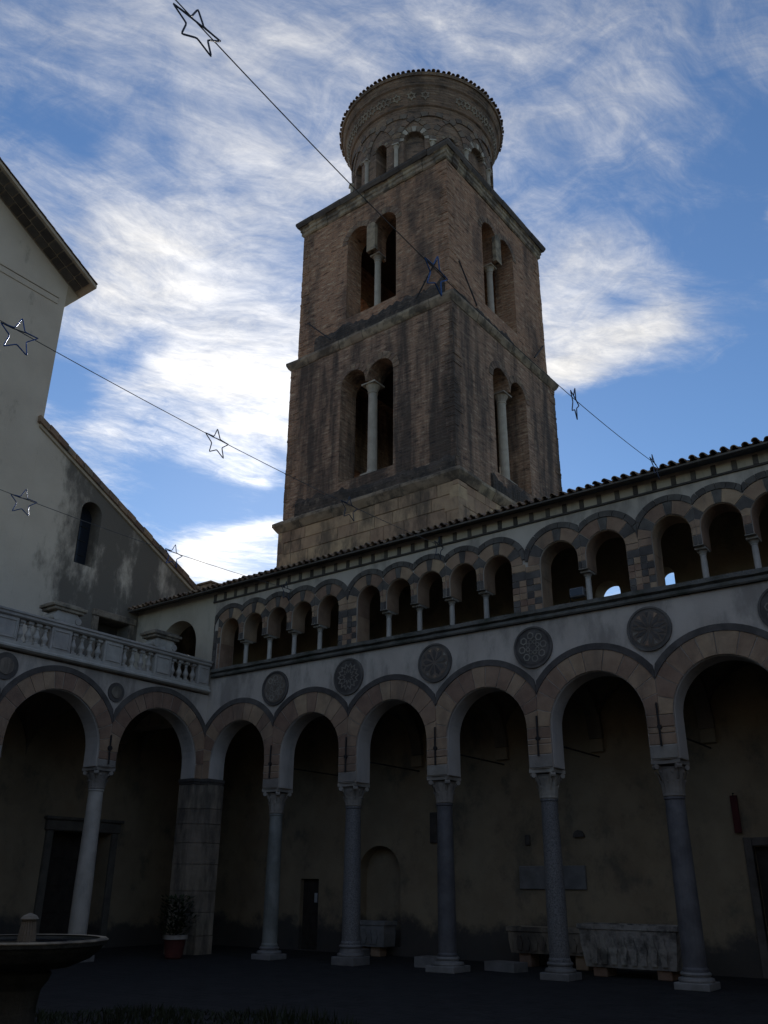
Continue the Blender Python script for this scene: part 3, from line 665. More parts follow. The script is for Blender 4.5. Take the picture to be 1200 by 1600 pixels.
def groin(u0, u1, v0, v1, zs, swap=False, n=20):
    """one cross-vaulted bay over a rectangle"""
    mb = MB(); uc, hu, vc, hv = (u0+u1)/2, (u1-u0)/2, (v0+v1)/2, (v1-v0)/2
    hz = max(hu, hv)
    for i in range(n+1):
        for j in range(n+1):
            a_, b_ = -cos(pi*i/n), -cos(pi*j/n)
            z = zs+hz*max(sqrt(max(0, 1-a_*a_)), sqrt(max(0, 1-b_*b_)))
            p = (uc+hu*a_, vc+hv*b_, z); mb.v.append((p[1], p[0], z) if swap else p)
    mb.f += [(i*(n+1)+j, i*(n+1)+j+1, (i+1)*(n+1)+j+1, (i+1)*(n+1)+j) for i in range(n) for j in range(n)]
    return mb
yc, rv = (YR+TH+YB)/2, (YB-YR-TH)/2
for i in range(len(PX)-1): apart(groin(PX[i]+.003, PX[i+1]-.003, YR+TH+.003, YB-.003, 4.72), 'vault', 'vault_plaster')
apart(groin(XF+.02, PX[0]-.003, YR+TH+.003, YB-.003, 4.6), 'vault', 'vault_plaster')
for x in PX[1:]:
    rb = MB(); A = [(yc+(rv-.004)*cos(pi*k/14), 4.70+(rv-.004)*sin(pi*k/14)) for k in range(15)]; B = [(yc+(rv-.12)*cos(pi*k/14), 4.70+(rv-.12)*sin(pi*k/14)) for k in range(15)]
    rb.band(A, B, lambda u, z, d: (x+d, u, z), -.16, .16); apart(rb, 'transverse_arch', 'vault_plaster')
    apart(MB().bbox(x-.16, x+.16, YB-.12, YB+.1, 4.4, 4.69, .01), 'corbel', 'rear_plaster')
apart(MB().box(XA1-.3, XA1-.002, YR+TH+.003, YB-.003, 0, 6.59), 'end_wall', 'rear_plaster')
# cream end section that closes the terrace, with its arched doorway
cm = MB(); arch_wall(cm, XF+.004, XL-.002, 6.47, 9.27, [dict(uc=-19.27, r=.80, zs=7.85, zb=6.47)], TH, mapR)
apart(cm, 'terrace_end_wall', 'plaster_cream')
lower_cm = MB().box(XF+.006, XL-TH-.004, YR+.004, YR+TH-.004, 5.7, 6.46); apart(lower_cm, 'terrace_end_base', 'plaster_cream')
# small chimney on the roof
ch = apart(MB().bbox(-19.62, -19.1, 17.2, 17.6, 9.4, 10.05, .015).bbox(-19.68, -19.04, 17.15, 17.65, 10.05, 10.11, .01), 'chimney', 'roof_tile')

# ================================================================== TERRACE RANGE (left)
TR = root('terrace_portico', (0, 0, 0), 'single storey arcaded portico under a terrace, on the left of the courtyard', 'portico')
ZIL, ZSL = 4.11, 4.47
LY = [-1.63, 1.35, 4.33, 7.31, 10.29, 13.27]
YC = 16.05
lops = [dict(uc=(LY[i]+LY[i+1])/2, r=1.23, zs=ZSL, zb=ZIL, hf=1.49) for i in range(5)]+[dict(uc=(13.53+YC)/2, r=(YC-13.53)/2, zs=ZSL, zb=ZIL, hf=1.51)]
tpart = lambda mb, name, m, parent=None, loc=(0, 0, 0): mb.build(name, m, parent or TR, loc)
tpart(arch_wall(MB(), -3.59, YR-.002, ZIL, 6.30, lops, TH, mapL), 'wall', 'plaster_white')
for o in lops:
    c, ri, hf = o['uc'], o['r'], o['hf']; rm = ri+.40; ro = rm+.13
    A = [(c+ri-.003, ZIL+.01)]+[(c+(ri-.003)*cos(pi*k/24), ZSL+(ri-.003)*sin(pi*k/24)) for k in range(25)]+[(c-ri+.003, ZIL+.01)]
    B = [(c+(u-c)*(ri-.014)/ri, (ZSL+(z-ZSL)*(ri-.014)/ri) if z > ZSL else z) for u, z in A]
    tpart(MB().band(A, B, mapL, .035, TH-.02), 'plaster_reveal', 'plaster_reveal')
    nv = random.choice((13, 14)); w = [random.uniform(.7, 1.3) for _ in range(nv)]; t = sum(w); cuts = [0.]
    for x in w: cuts.append(cuts[-1]+x/t*pi)
    for k in range(nv):
        tpart(ring(MB(), ZSL, ri+.004, rm-.006, cuts[k]+.007, cuts[k+1]-.007, mapL, -.012-random.random()*.012, .12, hf-.006, 4, c), 'voussoir', 'stone_brown')
    a0 = acos(min(1, (hf-.002)/rm)); tpart(ring(MB(), ZSL, rm, min(ro, 6.29-ZSL), a0, pi-a0, mapL, -.035, .1, hf-.004, 26, c), 'archivolt', 'stone_dark')
for y in LY:
    zz = [ZIL+.004, ZIL+.17, ZSL-.004]
    for k in range(2): tpart(MB().bbox(XL-.12, XL+.016, y-.256, y+.256, zz[k]+.004, zz[k+1]-.004), 'pier_stone', 'stone_brown' if k else 'stone_light')
    tpart(MB().tube([(XL+.045, y+.02, 4.18), (XL+.045, y, 4.85)], .022, 6).tube([(XL+.06, y+.01, 4.55), (XL, y+.01, 4.55)], .06, 8), 'anchor_iron', 'iron')
me_sh2 = shaft_mesh(.30, 3.62, .205, .17, 'marble_white'); me_cap2 = capital_mesh('capital', 3.62, ZIL-.002, .17, .27, 'stone_light'); me_b2 = base_mesh(.30, .205, .31, 'marble_grey')
for y in LY:
    c = put('column', me_sh2, TR, (XL-TH/2, y, 0)); put('capital', me_cap2, c); put('column_base', me_b2, c)
for y in LY[1:]:
    big = .30 if abs(y-10.29) < .1 else .235
    z = 5.96 if big > .28 else 5.88
    R_ = MB().prism([(big*cos(2*pi*k/32), big*sin(2*pi*k/32)) for k in range(32)], lambda u, v, d: (-d, u, v), -.03, .1).build('roundel', 'stone_dark', TR, (XL, y, z))
    MB().prism([(big*.62*cos(2*pi*k/28), big*.62*sin(2*pi*k/28)) for k in range(28)], lambda u, v, d: (-d, u, v), -.045, .0).build('disc_inlay', 'pier_stone', R_)
# corner pier: L-shaped courses
zz = [0.]
while zz[-1] < 3.6: zz.append(zz[-1]+random.uniform(.34, .62))
zz[-1] = 3.97
e = .0
for k in range(len(zz)-1):
    q = random.uniform(.006, .026)
    pl = [(XL-TH+.01, YC-q), (XL+q, YC-q), (XL+q, YR-q), (-17.49+q, YR-q), (-17.49+q, YR+TH+.01), (XL-TH+.01, YR+TH+.01)]
    tpart(MB().prism(pl, lambda u, z, d: (u, z, d), zz[k]+(.006 if k else 0), zz[k+1]-.006), 'pier_stone', 'pier_stone')
tpart(MB().prism([(XL-TH+.04, YC+.03), (XL-.03, YC+.03), (XL-.03, YR+.03), (-17.54, YR+.03), (-17.54, YR+TH-.03), (XL-TH+.04, YR+TH-.03)], lambda u, z, d: (u, z, d), .001, 4.0), 'pier_core', 'pier_stone')
for z0_, z1_, q in ((3.975, 4.03, -.045), (4.034, ZIL-.003, -.07)):
    tpart(MB().prism([(XL-TH+.01, YC+q), (XL-q, YC+q), (XL-q, YR+q), (-17.505-q, YR+q), (-17.505-q, YR+TH), (XL-TH+.01, YR+TH)], lambda u, z, d: (u, z, d), z0_, z1_), 'impost', 'black_crust')
# wall above the corner pier, inside the angle, and the springing stones there
tpart(MB().bbox(XL-.1, XL+.014, YC+.004, YR-.003, ZIL+.004, ZSL-.004), 'pier_stone', 'stone_brown')
apart(MB().bbox(XL+.018, -17.511, YR-.014, YR+.1, ZIL+.004, ZS-.004), 'pier_stone', 'stone_brown')
# terrace slab, ceiling over the portico walk
tpart(MB().bbox(XF+.003, XL-.003, -3.59, YR-.005, 6.31, 6.46, .01), 'terrace_floor', 'cornice_stone')
LB = LY+[YR]
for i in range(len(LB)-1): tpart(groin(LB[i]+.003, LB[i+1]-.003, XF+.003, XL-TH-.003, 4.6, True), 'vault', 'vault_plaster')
tpart(MB().box(XF+.003, XL-TH, -3.58, -3.4, 0, 6.3), 'end_wall', 'rear_plaster')

# ---- balustrade
BA = root('balustrade', (XL, 9, 6.33), 'weathered white marble balustrade with panels along the terrace edge', 'balustrade'); BA.location = (0, 0, 0)
XB = XL+.02
def bpart(mb, name, m, loc=(0, 0, 0)): return mb.build(name, m, BA, loc)
Y0b, Y1b = -3.58, 16.2
mo = MB(); pr = [(-.16, 6.335), (.10, 6.335), (.15, 6.37), (.15, 6.41), (.10, 6.45), (.10, 6.52), (-.16, 6.52)]
mo.prism(pr, lambda u, z, d: (XB+u, d, z), Y0b, Y1b); bpart(mo, 'plinth_course', 'marble_white')
mo = MB(); pr = [(-.15, 7.05), (.09, 7.05), (.13, 7.08), (.13, 7.13), (.16, 7.15), (.16, 7.19), (.10, 7.215), (-.14, 7.215), (-.17, 7.19), (-.17, 7.12)]
mo.prism(pr, lambda u, z, d: (XB+u, d, z), Y0b, Y1b); bpart(mo, 'top_rail', 'marble_white')
me_bal = MB().bbox(-.075, .075, -.075, .075, 6.522, 6.58, .006).lathe([(.05, 6.58), (.06, 6.60), (.04, 6.62), (.055, 6.66), (.078, 6.71), (.078, 6.745), (.05, 6.81), (.036, 6.86), (.034, 6.90), (.05, 6.915), (.04, 6.94), (.05, 6.965), (.062, 6.98)], 12).bbox(-.072, .072, -.072, .072, 6.98, 7.048, .006).mesh('baluster', 'marble_white')
panels = [(15.97, .20), (14.55, .27), (12.98, .27), (11.50, .27), (10.08, .30), (8.55, .27), (7.05, .27), (5.55, .27), (4.05, .27), (2.55, .27), (1.05, .27), (-.45, .27), (-1.95, .27), (-3.3, .2)]
for i, (y, hw) in enumerate(panels):
    bpart(MB().bbox(XB-.13, XB+.085, y-hw, y+hw, 6.521, 7.049, .008), 'panel_pier', 'marble_white')
    fr_ = MB(); a, b_ = y-hw+.05, y+hw-.05
    for bx in ((a, b_, 6.57, 6.60), (a, b_, 6.97, 7.0), (a, a+.03, 6.601, 6.969), (b_-.03, b_, 6.601, 6.969)): fr_.bbox(XB+.08, XB+.105, *bx, .004)
    bpart(fr_, 'panel_moulding', 'marble_white')
    if i+1 < len(panels):
        y2, h2 = panels[i+1]; lo, hi = y2+h2, y-hw; n = 4
        for k in range(n): put('baluster', me_bal, BA, (XB-.02, lo+(hi-lo)*(k+.5)/n, 0), random.uniform(0, .2))
# ---- carved stone blocks standing on the terrace
def fragment(y, lab):
    o = root('carved_stone_block', (-18.28, y, 6.46), lab, 'stone block', 'carved blocks on the terrace')
    MB().bbox(-.26, .26, -.3, .3, 0, .40, .015).bbox(-.2, .2, -.22, .22, .40, .53, .012).build('foot', 'marble_white', o)
    pts = [(-.26, .30), (.26, .30), (.30, .40), (.27, .50), (.33, .62), (.36, .75), (.33, .86), (.27, .93), (-.27, .93), (-.33, .86), (-.36, .75), (-.33, .62), (-.27, .50), (-.30, .40)]
    MB().prism(pts, lambda u, z, d: (d, u, z+.22), -.2, .2).build('scroll_body', 'marble_white', o)
    for s_ in (-1, 1):
        MB().prism([(s_*.31+.085*cos(2*pi*k/14), .76+.085*sin(2*pi*k/14)) for k in range(14)], lambda u, z, d: (d, u, z+.22), -.225, .225).build('volute', 'marble_white', o)
    MB().bbox(-.27, .27, -.42, .42, .93+.22, 1.0+.22, .012).bbox(-.31, .31, -.48, .48, 1.0+.22, 1.08+.22, .015).bbox(-.25, .25, -.40, .40, 1.08+.22, 1.13+.22, .012).build('cap_moulding', 'cornice_stone', o)
    MB().lathe([(.1, -.02), (.08, .02), (.03, .035), (.0, .04)], 14).build('rosette', 'marble_white', o, (0.2, 0, .86)).rotation_euler = (0, pi/2, 0)
fragment(11.83, 'pale carved scroll block on the terrace, nearer the left edge of the photo')
fragment(14.88, 'pale carved scroll block in front of the cream arched doorway')

# ================================================================== RANGES BEHIND THE VIEWPOINT
def closing_range(name, label, mp, u0, u1, first):
    o = root(name, (0, 0, 0), label, 'building')
    n = int((u1-u0)/2.6); st = (u1-u0)/n
    cs = [u0+st*(k+.5) for k in range(n)]
    arch_wall(MB(), u0, u1, ZI, 6.8, [dict(uc=c, r=st/2-.27, zs=4.4, zb=ZI) for c in cs], .5, mp, 12).build('wall', 'plaster_white', o)
    arch_wall(MB(), u0, u1, 6.801, 9.4, [dict(uc=c, r=.55, zs=7.9, zb=7.2) for c in cs], .5, mp, 10).build('upper_wall', 'plaster_cream', o)
    p = [mp(u0, 0, 3.2), mp(u1, 0, 3.2)]
    MB().quad(mp(u0, 0, 3.2), mp(u1, 0, 3.2), mp(u1, 9.4, 3.2), mp(u0, 9.4, 3.2)).build('rear_wall', 'rear_plaster', o)
    MB().quad(mp(u0, 6.6, .5), mp(u1, 6.6, .5), mp(u1, 6.6, 3.2), mp(u0, 6.6, 3.2)).build('loggia_floor', 'vault_plaster', o)
    MB().band([(u0, 9.402), (u1, 9.402)], [(u0, 9.46), (u1, 9.46)], mp, -.4, 3.4).build('roof', 'roof_tile', o)
    for k in range(n+1):
        u = u0+st*k
        if first and k == 0: continue
        q = mp(u, 0, .25); c = put('column', me_sh, o, q); put('capital', me_cap, c); put('column_base', me_base, c)
YN_ = -3.6; XE_ = 9.6
closing_range('arcaded_range', 'arcaded range closing the courtyard behind the viewpoint', lambda u, z, d: (u, YN_-d, z), XL, XE_-.01, False)
closing_range('arcaded_range', 'arcaded range closing the courtyard beyond the right edge', lambda u, z, d: (XE_+d, u, z), YN_, YR-.01, True)

# ================================================================== CHURCH
CH = root('church', (0, 0, 0), 'grey plastered church front with gabled nave and sloping side aisle roof', 'church')
mapF = lambda u, z, d: (XF-d, u, z)
cpart = lambda mb, name, m, parent=None, loc=(0, 0, 0): mb.build(name, m, parent or CH, loc)
YN, YRG = 12.07, 5.0
rake = lambda y: 18.92-.57*(abs(y-YRG)-(YN-YRG))
nv = MB(); arch_wall(nv, 2*YRG-YN, YN, 0, 18.92, [], .8, mapF)
nv.quad((XF, 2*YRG-YN, 18.92), (XF, YN, 18.92), (XF, YRG, rake(YRG)))
nv.box(-60, XF-.801, YN-.8, YN-.002, 0, 18.9); nv.box(-60, XF-.801, 2*YRG-YN+.002, 2*YRG-YN+.8, 0, 18.9)
cpart(nv, 'nave_wall', 'plaster_stained')
asl = lambda y: 13.72-.53*(y-YN)
al = MB()
arch_wall(al, YN+.002, YB-.01, 0, 6.0, [dict(uc=15.34, r=.93, zs=2.85, zb=.02, rect=True)], .8, mapF)
al0 = al; al = MB()
arch_wall(al, YN+.002, YB-.01, 6.0, 9.6, [dict(uc=15.42, r=.55, zs=8.75, zb=6.47, rect=True)], .8, mapF)
arch_wall(al, YN+.002, YB-.01, 9.6, asl, [dict(uc=14.14, r=.36, zs=11.80, zb=10.15)], .8, mapF)
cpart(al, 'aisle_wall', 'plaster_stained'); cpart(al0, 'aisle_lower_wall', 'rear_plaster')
cpart(MB().box(XF-.55, XF-.5, 13.77, 14.51, 10.1, 12.2), 'window', 'window_glass')
wb = MB()
for z in (10.6, 11.05, 11.5): wb.box(XF-.5, XF-.48, 13.84, 14.40, z, z+.02)
wb.box(XF-.5, XF-.48, 14.1, 14.12, 10.1, 12.15); cpart(wb, 'window_bars', 'iron')
dr = cpart(MB().bbox(XF-.6, XF-.5, 14.87, 15.97, 6.47, 8.75, .01), 'terrace_door', 'dark_wood')
for k in range(4): cpart(MB().bbox(XF-.505, XF-.47, 14.92+k*.265, 15.12+k*.265, 6.6, 8.5, .01), 'board', 'dark_wood', dr)
fr_ = MB().bbox(XF-.1, XF+.07, 14.68, 14.866, 6.47, 8.76, .012).bbox(XF-.1, XF+.07, 15.974, 16.14, 6.47, 8.76, .012).bbox(XF-.1, XF+.10, 14.64, 16.18, 8.762, 8.96, .02)
cpart(fr_, 'door_surround', 'cornice_stone')
po = cpart(MB().bbox(XF-.62, XF-.5, 14.41, 16.27, .02, 2.85, .01), 'portal_door', 'dark_wood')
for j in range(2):
    for k in range(4): cpart(MB().bbox(XF-.51, XF-.47, 14.5+j*.93, 15.25+j*.93, .2+k*.66, .76+k*.66, .015), 'door_panel', 'dark_wood', po)
pf = MB().bbox(XF-.05, XF+.08, 14.2, 14.405, 0, 2.85, .015).bbox(XF-.05, XF+.08, 16.275, 16.47, 0, 2.85, .015).bbox(XF-.05, XF+.10, 14.15, 16.52, 2.855, 3.12, .02).bbox(XF-.05, XF+.16, 14.1, 16.57, 3.124, 3.2, .015)
cpart(pf, 'portal_surround', 'portal_stone')
# string bands on the nave front
for z0_, z1_, o_ in ((18.24, 18.36, .06), (18.03, 18.236, .03)):
    cpart(MB().bbox(XF-.02, XF+o_, -1.9, YN-.25, z0_, z1_, .01), 'string_band', 'plaster_stained')
# nave roof with brick-coffered soffit
def rslab(y0, y1, x0, x1, zb, zt_):
    return MB().add([(x0, y0, rake(y0)+zb), (x1, y0, rake(y0)+zb), (x1, y1, rake(y1)+zb), (x0, y1, rake(y1)+zb),
                     (x0, y0, rake(y0)+zt_), (x1, y0, rake(y0)+zt_), (x1, y1, rake(y1)+zt_), (x0, y1, rake(y1)+zt_)],
                    [(3, 2, 1, 0), (4, 5, 6, 7), (0, 1, 5, 4), (1, 2, 6, 5), (2, 3, 7, 6), (3, 0, 4, 7)])
YT = YN+.46
nr = rslab(YRG, YT, -60, XF+.85, .03, .14); q_ = rslab(2*YRG-YT, YRG, -60, XF+.85, .03, .14); nr.add(q_.v, q_.f)
nrf = cpart(nr, 'nave_roof', 'soffit_light')
for (xa, xb) in ((XF+.06, XF+.36), (XF+.42, XF+.74)):
    y = YT-.22
    while y > -1.5:
        w_ = random.uniform(.26, .34)
        if not (y-w_ < YRG < y): cpart(rslab(y-w_, y, xa, xb, -.005, .032), 'soffit_brick', 'soffit_brick', nrf)
        y -= w_+.045
edge = MB()
for sgn in (1,):
    y = YT
    while y > YRG:
        for xo in (0, ):
            L_ = .4
            vs = [(XF+.80+.09*cos(pi*k/6), yy, rake(yy)+.145+.075*sin(pi*k/6)+(.02 if yy == y else 0)) for yy in (y, y-L_) for k in range(7)]
            cpart(MB().add(vs, [(k, k+1, 8+k, 7+k) for k in range(6)]+[tuple(range(7))]), 'verge_tile', 'roof_tile', nrf)
        y -= .34
vs = []; tl = MB(); x = XF+.6
while x > -34:
    for (xo, rr, sg) in ((0, .08, 1), (.11, .08, -1)):
        v = [(x+xo+rr*cos(pi*k/4), yy, rake(yy)+.15+sg*rr*sin(pi*k/4)+(0 if sg > 0 else .05)) for yy in (YRG, YT+.03) for k in range(5)]
        tl.add(v, [(k, k+1, 6+k, 5+k) for k in range(4)])
    x -= .22
cpart(tl, 'tile_field', 'roof_tile', nrf)['kind'] = 'stuff'
cv = MB().prism([(YN+.001, 18.08), (YN+.06, 18.14), (YN+.2, 18.34), (YN+.40, 18.60), (YN+.42, rake(YN+.42)+.02), (YN+.001, rake(YN)+.02)], lambda u, z, d: (d, u, z), XF+.0, -60)
cpart(cv, 'side_cornice', 'soffit_light')
# aisle roof: slab, coping stones and tiles down the slope
def aslab(y0, y1, x0, x1, zb, zt_):
    return MB().add([(x0, y0, asl(y0)+zb), (x1, y0, asl(y0)+zb), (x1, y1, asl(y1)+zb), (x0, y1, asl(y1)+zb), (x0, y0, asl(y0)+zt_), (x1, y0, asl(y0)+zt_), (x1, y1, asl(y1)+zt_), (x0, y1, asl(y1)+zt_)],
                    [(3, 2, 1, 0), (4, 5, 6, 7), (0, 1, 5, 4), (1, 2, 6, 5), (2, 3, 7, 6), (3, 0, 4, 7)])
ar = cpart(aslab(YN+.003, 19.0, -60, XF-.3, .002, .12), 'aisle_roof', 'roof_tile')
cpart(aslab(YN-.1, 19.0, XF-.29, XF+.07, .005, .10), 'coping_bed', 'soffit_light', ar)
y = YN-.18
while y < 18.9:
    w_ = random.uniform(.3, .4); j = random.uniform(-.012, .012)
    cpart(aslab(y, y+w_-.015, XF-.29, XF+.15+j, .104+j*.5, .30+j), 'coping_tile', 'roof_tile', ar)
    y += w_
# aisle side and far body so the church is a solid building
cpart(MB().box(-60, XF-.81, 18.4, 18.98, 0, asl(19.0)-.05), 'aisle_side_wall', 'plaster_stained')

# ================================================================== BELL TOWER
TC = (-15.68, 24.14)
BT = root('bell_tower', (TC[0], TC[1], 0), 'tall square brick bell tower with twin arched windows and round drum top', 'bell tower', rz=-.029)
bt = lambda mb, name, m, parent=None, loc=(0, 0, 0), smooth=False: mb.build(name, m, parent or BT, loc, smooth)
def fmap(side, hh):
    return {'F': lambda u, z, d: (u, -hh+d, z), 'R': lambda u, z, d: (hh-d, u, z), 'B': lambda u, z, d: (-u, hh-d, z), 'L': lambda u, z, d: (-hh+d, -u, z)}[side]
def stage(hh, z0, z1, sill, imp0, spring0, m, rr=.56, off=.04, half=1.17, label=None):
    mb = MB()
    for sd_ in 'FRBL':
        mp = fmap(sd_, hh); th = .85; lw = 0. if sd_ in 'FR' else (2.1 if sd_ == 'L' and hh > 3.6 else .75)
        imp, spring = imp0-lw, spring0-lw
        arch_wall(mb, -hh, hh, z0, imp, [dict(uc=off, r=half, zs=imp, zb=sill, rect=True)], th, mp, caps=False)
        arch_wall(mb, -hh, hh, imp, z1, [dict(uc=off-half+rr, r=rr, zs=spring, zb=imp), dict(uc=off+half-rr, r=rr, zs=spring, zb=imp)], th, mp, 14, caps=False)
    return bt(mb, 'brick_wall', m)
bt(MB().box(-3.70, 3.70, -3.70, 3.70, 0, 12.9), 'base_wall', 'ashlar')
stage(3.64, 13.1, 19.62, 14.1, 17.72, 17.80, 'tower_brick_dark')
stage(3.48, 19.8, 26.1, 20.9, 23.52, 24.38, 'tower_brick')
bt(MB().box(-3.5, 3.5, -3.5, 3.5, 12.95, 13.3), 'floor', 'dark_wood'); bt(MB().box(-3.4, 3.4, -3.4, 3.4, 19.85, 20.1), 'floor', 'dark_wood'); bt(MB().box(-3.3, 3.3, -3.3, 3.3, 25.8, 26.05), 'floor', 'dark_wood')
# window colonnettes, imposts, arch bricks
for hh, sill, imp, spring, kind in ((3.64, 14.1, 17.72, 17.80, 2), (3.48, 20.9, 23.52, 24.38, 3)):
    half, rr, off = 1.17, .56, .04
    rad = .17 if kind == 2 else .125
    top = imp-.38 if kind == 2 else imp-.3
    me = MB().lathe([(rad*1.35, sill+.1), (rad*1.35, sill+.16), (rad*1.1, sill+.22), (rad, sill+.3), (rad*.94, top), (rad*1.1, top+.02), (rad*1.1, top+.05)], 16).mesh('colonnette', 'old_marble')
    cap = MB().lathe([(rad*.95, top+.05), (rad*1.1, top+.14), (rad*1.6, imp-.07)], 12).bbox(-rad*1.75, rad*1.75, -rad*1.75, rad*1.75, imp-.07, imp-.004, .01).mesh('capital', 'stone_light')
    bs = MB().bbox(-rad*1.6, rad*1.6, -rad*1.9, rad*1.9, sill+.002, sill+.1, .012).mesh('colonnette_base', 'stone_light')
    for sd_ in 'FR':
        mp = fmap(sd_, hh); p = mp(off, 0, .38 if kind == 2 else .42)
        c = put('colonnette', me, BT, p, 0 if sd_ in 'FB' else pi/2); put('capital', cap, c); put('colonnette_base', bs, c)
        if kind == 3:
            bt(MB().prism([(off-.21, imp+.0), (off-.16, imp-.0), (off+.16, imp-.0), (off+.21, imp+.0), (off+.20, imp+.2), (off+.2, spring+.32), (off+.1, spring+.44), (off-.1, spring+.44), (off-.2, spring+.32), (off-.2, imp+.2)], mp, -.03, .12), 'impost_block', 'cornice_stone')
        for s_ in (-1, 1):   # ring of arch bricks
            uc = off+s_*(half-rr); n = 11
            for k in range(n):
                a0, a1 = pi*k/n+.02, pi*(k+1)/n-.02
                bt(ring(MB(), spring, rr+.004, rr+.26, a0, a1, mp, -.012-random.random()*.015, .12, half-rr-.006 if ((cos((a0+a1)/2) > 0) == (s_ < 0)) else None, 2, uc), 'arch_brick', 'drum_brick')
# ashlar of the base
for sd_ in 'FR':
    mp = fmap(sd_, 3.70); z = 11.1
    while z < 12.80:
        hgt = random.uniform(.38, .5); z2 = min(z+hgt, 12.84)
        if 12.84-z2 < .2: z2 = 12.84
        u = -3.70
        while u < 3.7:
            w_ = random.uniform(.45, 1.05); u2 = min(u+w_, 3.7)
            if 3.7-u2 < .3: u2 = 3.7
            ea = -.0 if sd_ == 'F' else 0
            u0_ = u+.007 if u > -3.69 else -3.70+(0 if sd_ == 'R' else 0); u1_ = u2-.007 if u2 < 3.69 else (3.70+.04 if sd_ == 'F' else 3.70)
            if sd_ == 'R' and u < -3.69: u0_ = -3.70+.12
            d = random.uniform(-.045, -.02)
            A = [(u0_+.01, z+.015), (u1_-.01 if u1_ < 3.7 else u1_, z+.015), (u1_-.01 if u1_ < 3.7 else u1_, z2-.015), (u0_+.01, z2-.015)]
            B = [(u0_, z+.005), (u1_, z+.005), (u1_, z2-.005), (u0_, z2-.005)]
            vs = [mp(a_, b_, d) for a_, b_ in A]+[mp(a_, b_, d+.015) for a_, b_ in B]+[mp(a_, b_, .1) for a_, b_ in B]
            bt(MB().add(vs, [(0, 1, 2, 3)]+[(i, (i+1) % 4, 4+(i+1) % 4, 4+i) for i in range(4)]+[(4+i, 4+(i+1) % 4, 8+(i+1) % 4, 8+i) for i in range(4)]), 'ashlar_block', 'ashlar')
            u = u2
        z = z2
# cornices in single stones, mitred at the corners
def cornice(hh, prof, m, name, step):
    for sd_ in 'FRBL':
        mp = fmap(sd_, hh); lim = hh
        cuts = [-1.]; n = max(2, int(2*hh/step)) if sd_ in 'FR' else 1
        w = [random.uniform(.7, 1.3) for _ in range(n)]; t = sum(w); acc = 0
        us = [None]
        for x in w[:-1]: acc += x/t; us.append(-hh+2*hh*acc)
        us.append(None)
        for k in range(n):
            j = random.uniform(-.035, .012) if sd_ in 'FR' else 0; jz = random.uniform(-.02, .012) if sd_ in 'FR' else 0
            vs = []
            for q, side in ((us[k], -1), (us[k+1], 1)):
                for o_, z in prof:
                    o2 = o_+(j if o_ > .02 else 0)
                    u = side*(hh+o2) if q is None else q-side*.006
                    vs.append(mp(u, z+(jz if o_ > .02 else 0)+(random.uniform(-.012, .012) if q is not None else 0), -o2))
            m_ = len(prof)
            bt(MB().add(vs, [(i, (i+1) % m_, m_+(i+1) % m_, m_+i) for i in range(m_)]+[tuple(range(m_)), tuple(range(2*m_-1, m_-1, -1))]), name, m)
cornice(3.64, [(-.2, 12.85), (.11, 12.85), (.17, 12.93), (.27, 13.08), (.27, 13.18), (.03, 13.34), (-.2, 13.34)], 'cornice_stone', 'cornice_stone', .75)
cornice(3.64, [(-.3, 19.5), (.02, 19.5), (.09, 19.58), (.16, 19.73), (.16, 19.83), (-.13, 20.06), (-.3, 20.06)], 'cornice_stone', 'cornice_stone', .7)
cornice(3.48, [(-.3, 25.96), (.04, 25.96), (.09, 26.02), (.09, 26.15), (.13, 26.2), (.13, 26.32), (.2, 26.38), (-.3, 26.38)], 'cornice_stone', 'eave_stone', .45)
cornice(3.48, [(-.3, 26.384), (.22, 26.384), (.28, 26.52), (.28, 26.62), (-.3, 26.75)], 'soffit_brick', 'eave_slab', .7)
bt(MB().add([(-3.74, -3.74, 26.63), (3.74, -3.74, 26.63), (3.74, 3.74, 26.63), (-3.74, 3.74, 26.63), (-2.6, -2.6, 26.95), (2.6, -2.6, 26.95), (2.6, 2.6, 26.95), (-2.6, 2.6, 26.95)],
   [(0, 1, 5, 4), (1, 2, 6, 5), (2, 3, 7, 6), (3, 0, 4, 7), (4, 5, 6, 7)]), 'stage_roof', 'roof_tile')
# black weathered ledges under the windows
def ledge(hh, sd_, u0_, u1_, z0_, z1_, dp):
    mp = fmap(sd_, hh); n = 60; vs = []; wk = -.05
    for k in range(n+1):
        u = u0_+(u1_-u0_)*k/n; wk = max(-.3, min(.15, wk+random.uniform(-.09, .09))); zt_ = z1_+wk+random.uniform(-.015, .015); p_ = dp*random.uniform(.7, 1.1)
        vs += [mp(u, z0_, -p_), mp(u, zt_-.18, -p_), mp(u, zt_, -.01), mp(u, z0_, .05)]
    bt(MB().add(vs, [(k*4+i, k*4+i+1, k*4+5+i, k*4+4+i) for k in range(n) for i in range(3)]+[(0, 1, 2, 3), (4*n+3, 4*n+2, 4*n+1, 4*n)]), 'weathered_ledge', 'sooty_brick')
ledge(3.64, 'F', -3.05, 3.62, 13.22, 14.0, .07); ledge(3.64, 'R', -1.6, 2.6, 13.22, 13.95, .09)
ledge(3.48, 'F', -2.6, 3.3, 19.98, 20.72, .07); ledge(3.48, 'R', -3.3, 2.6, 19.98, 20.35, .07)
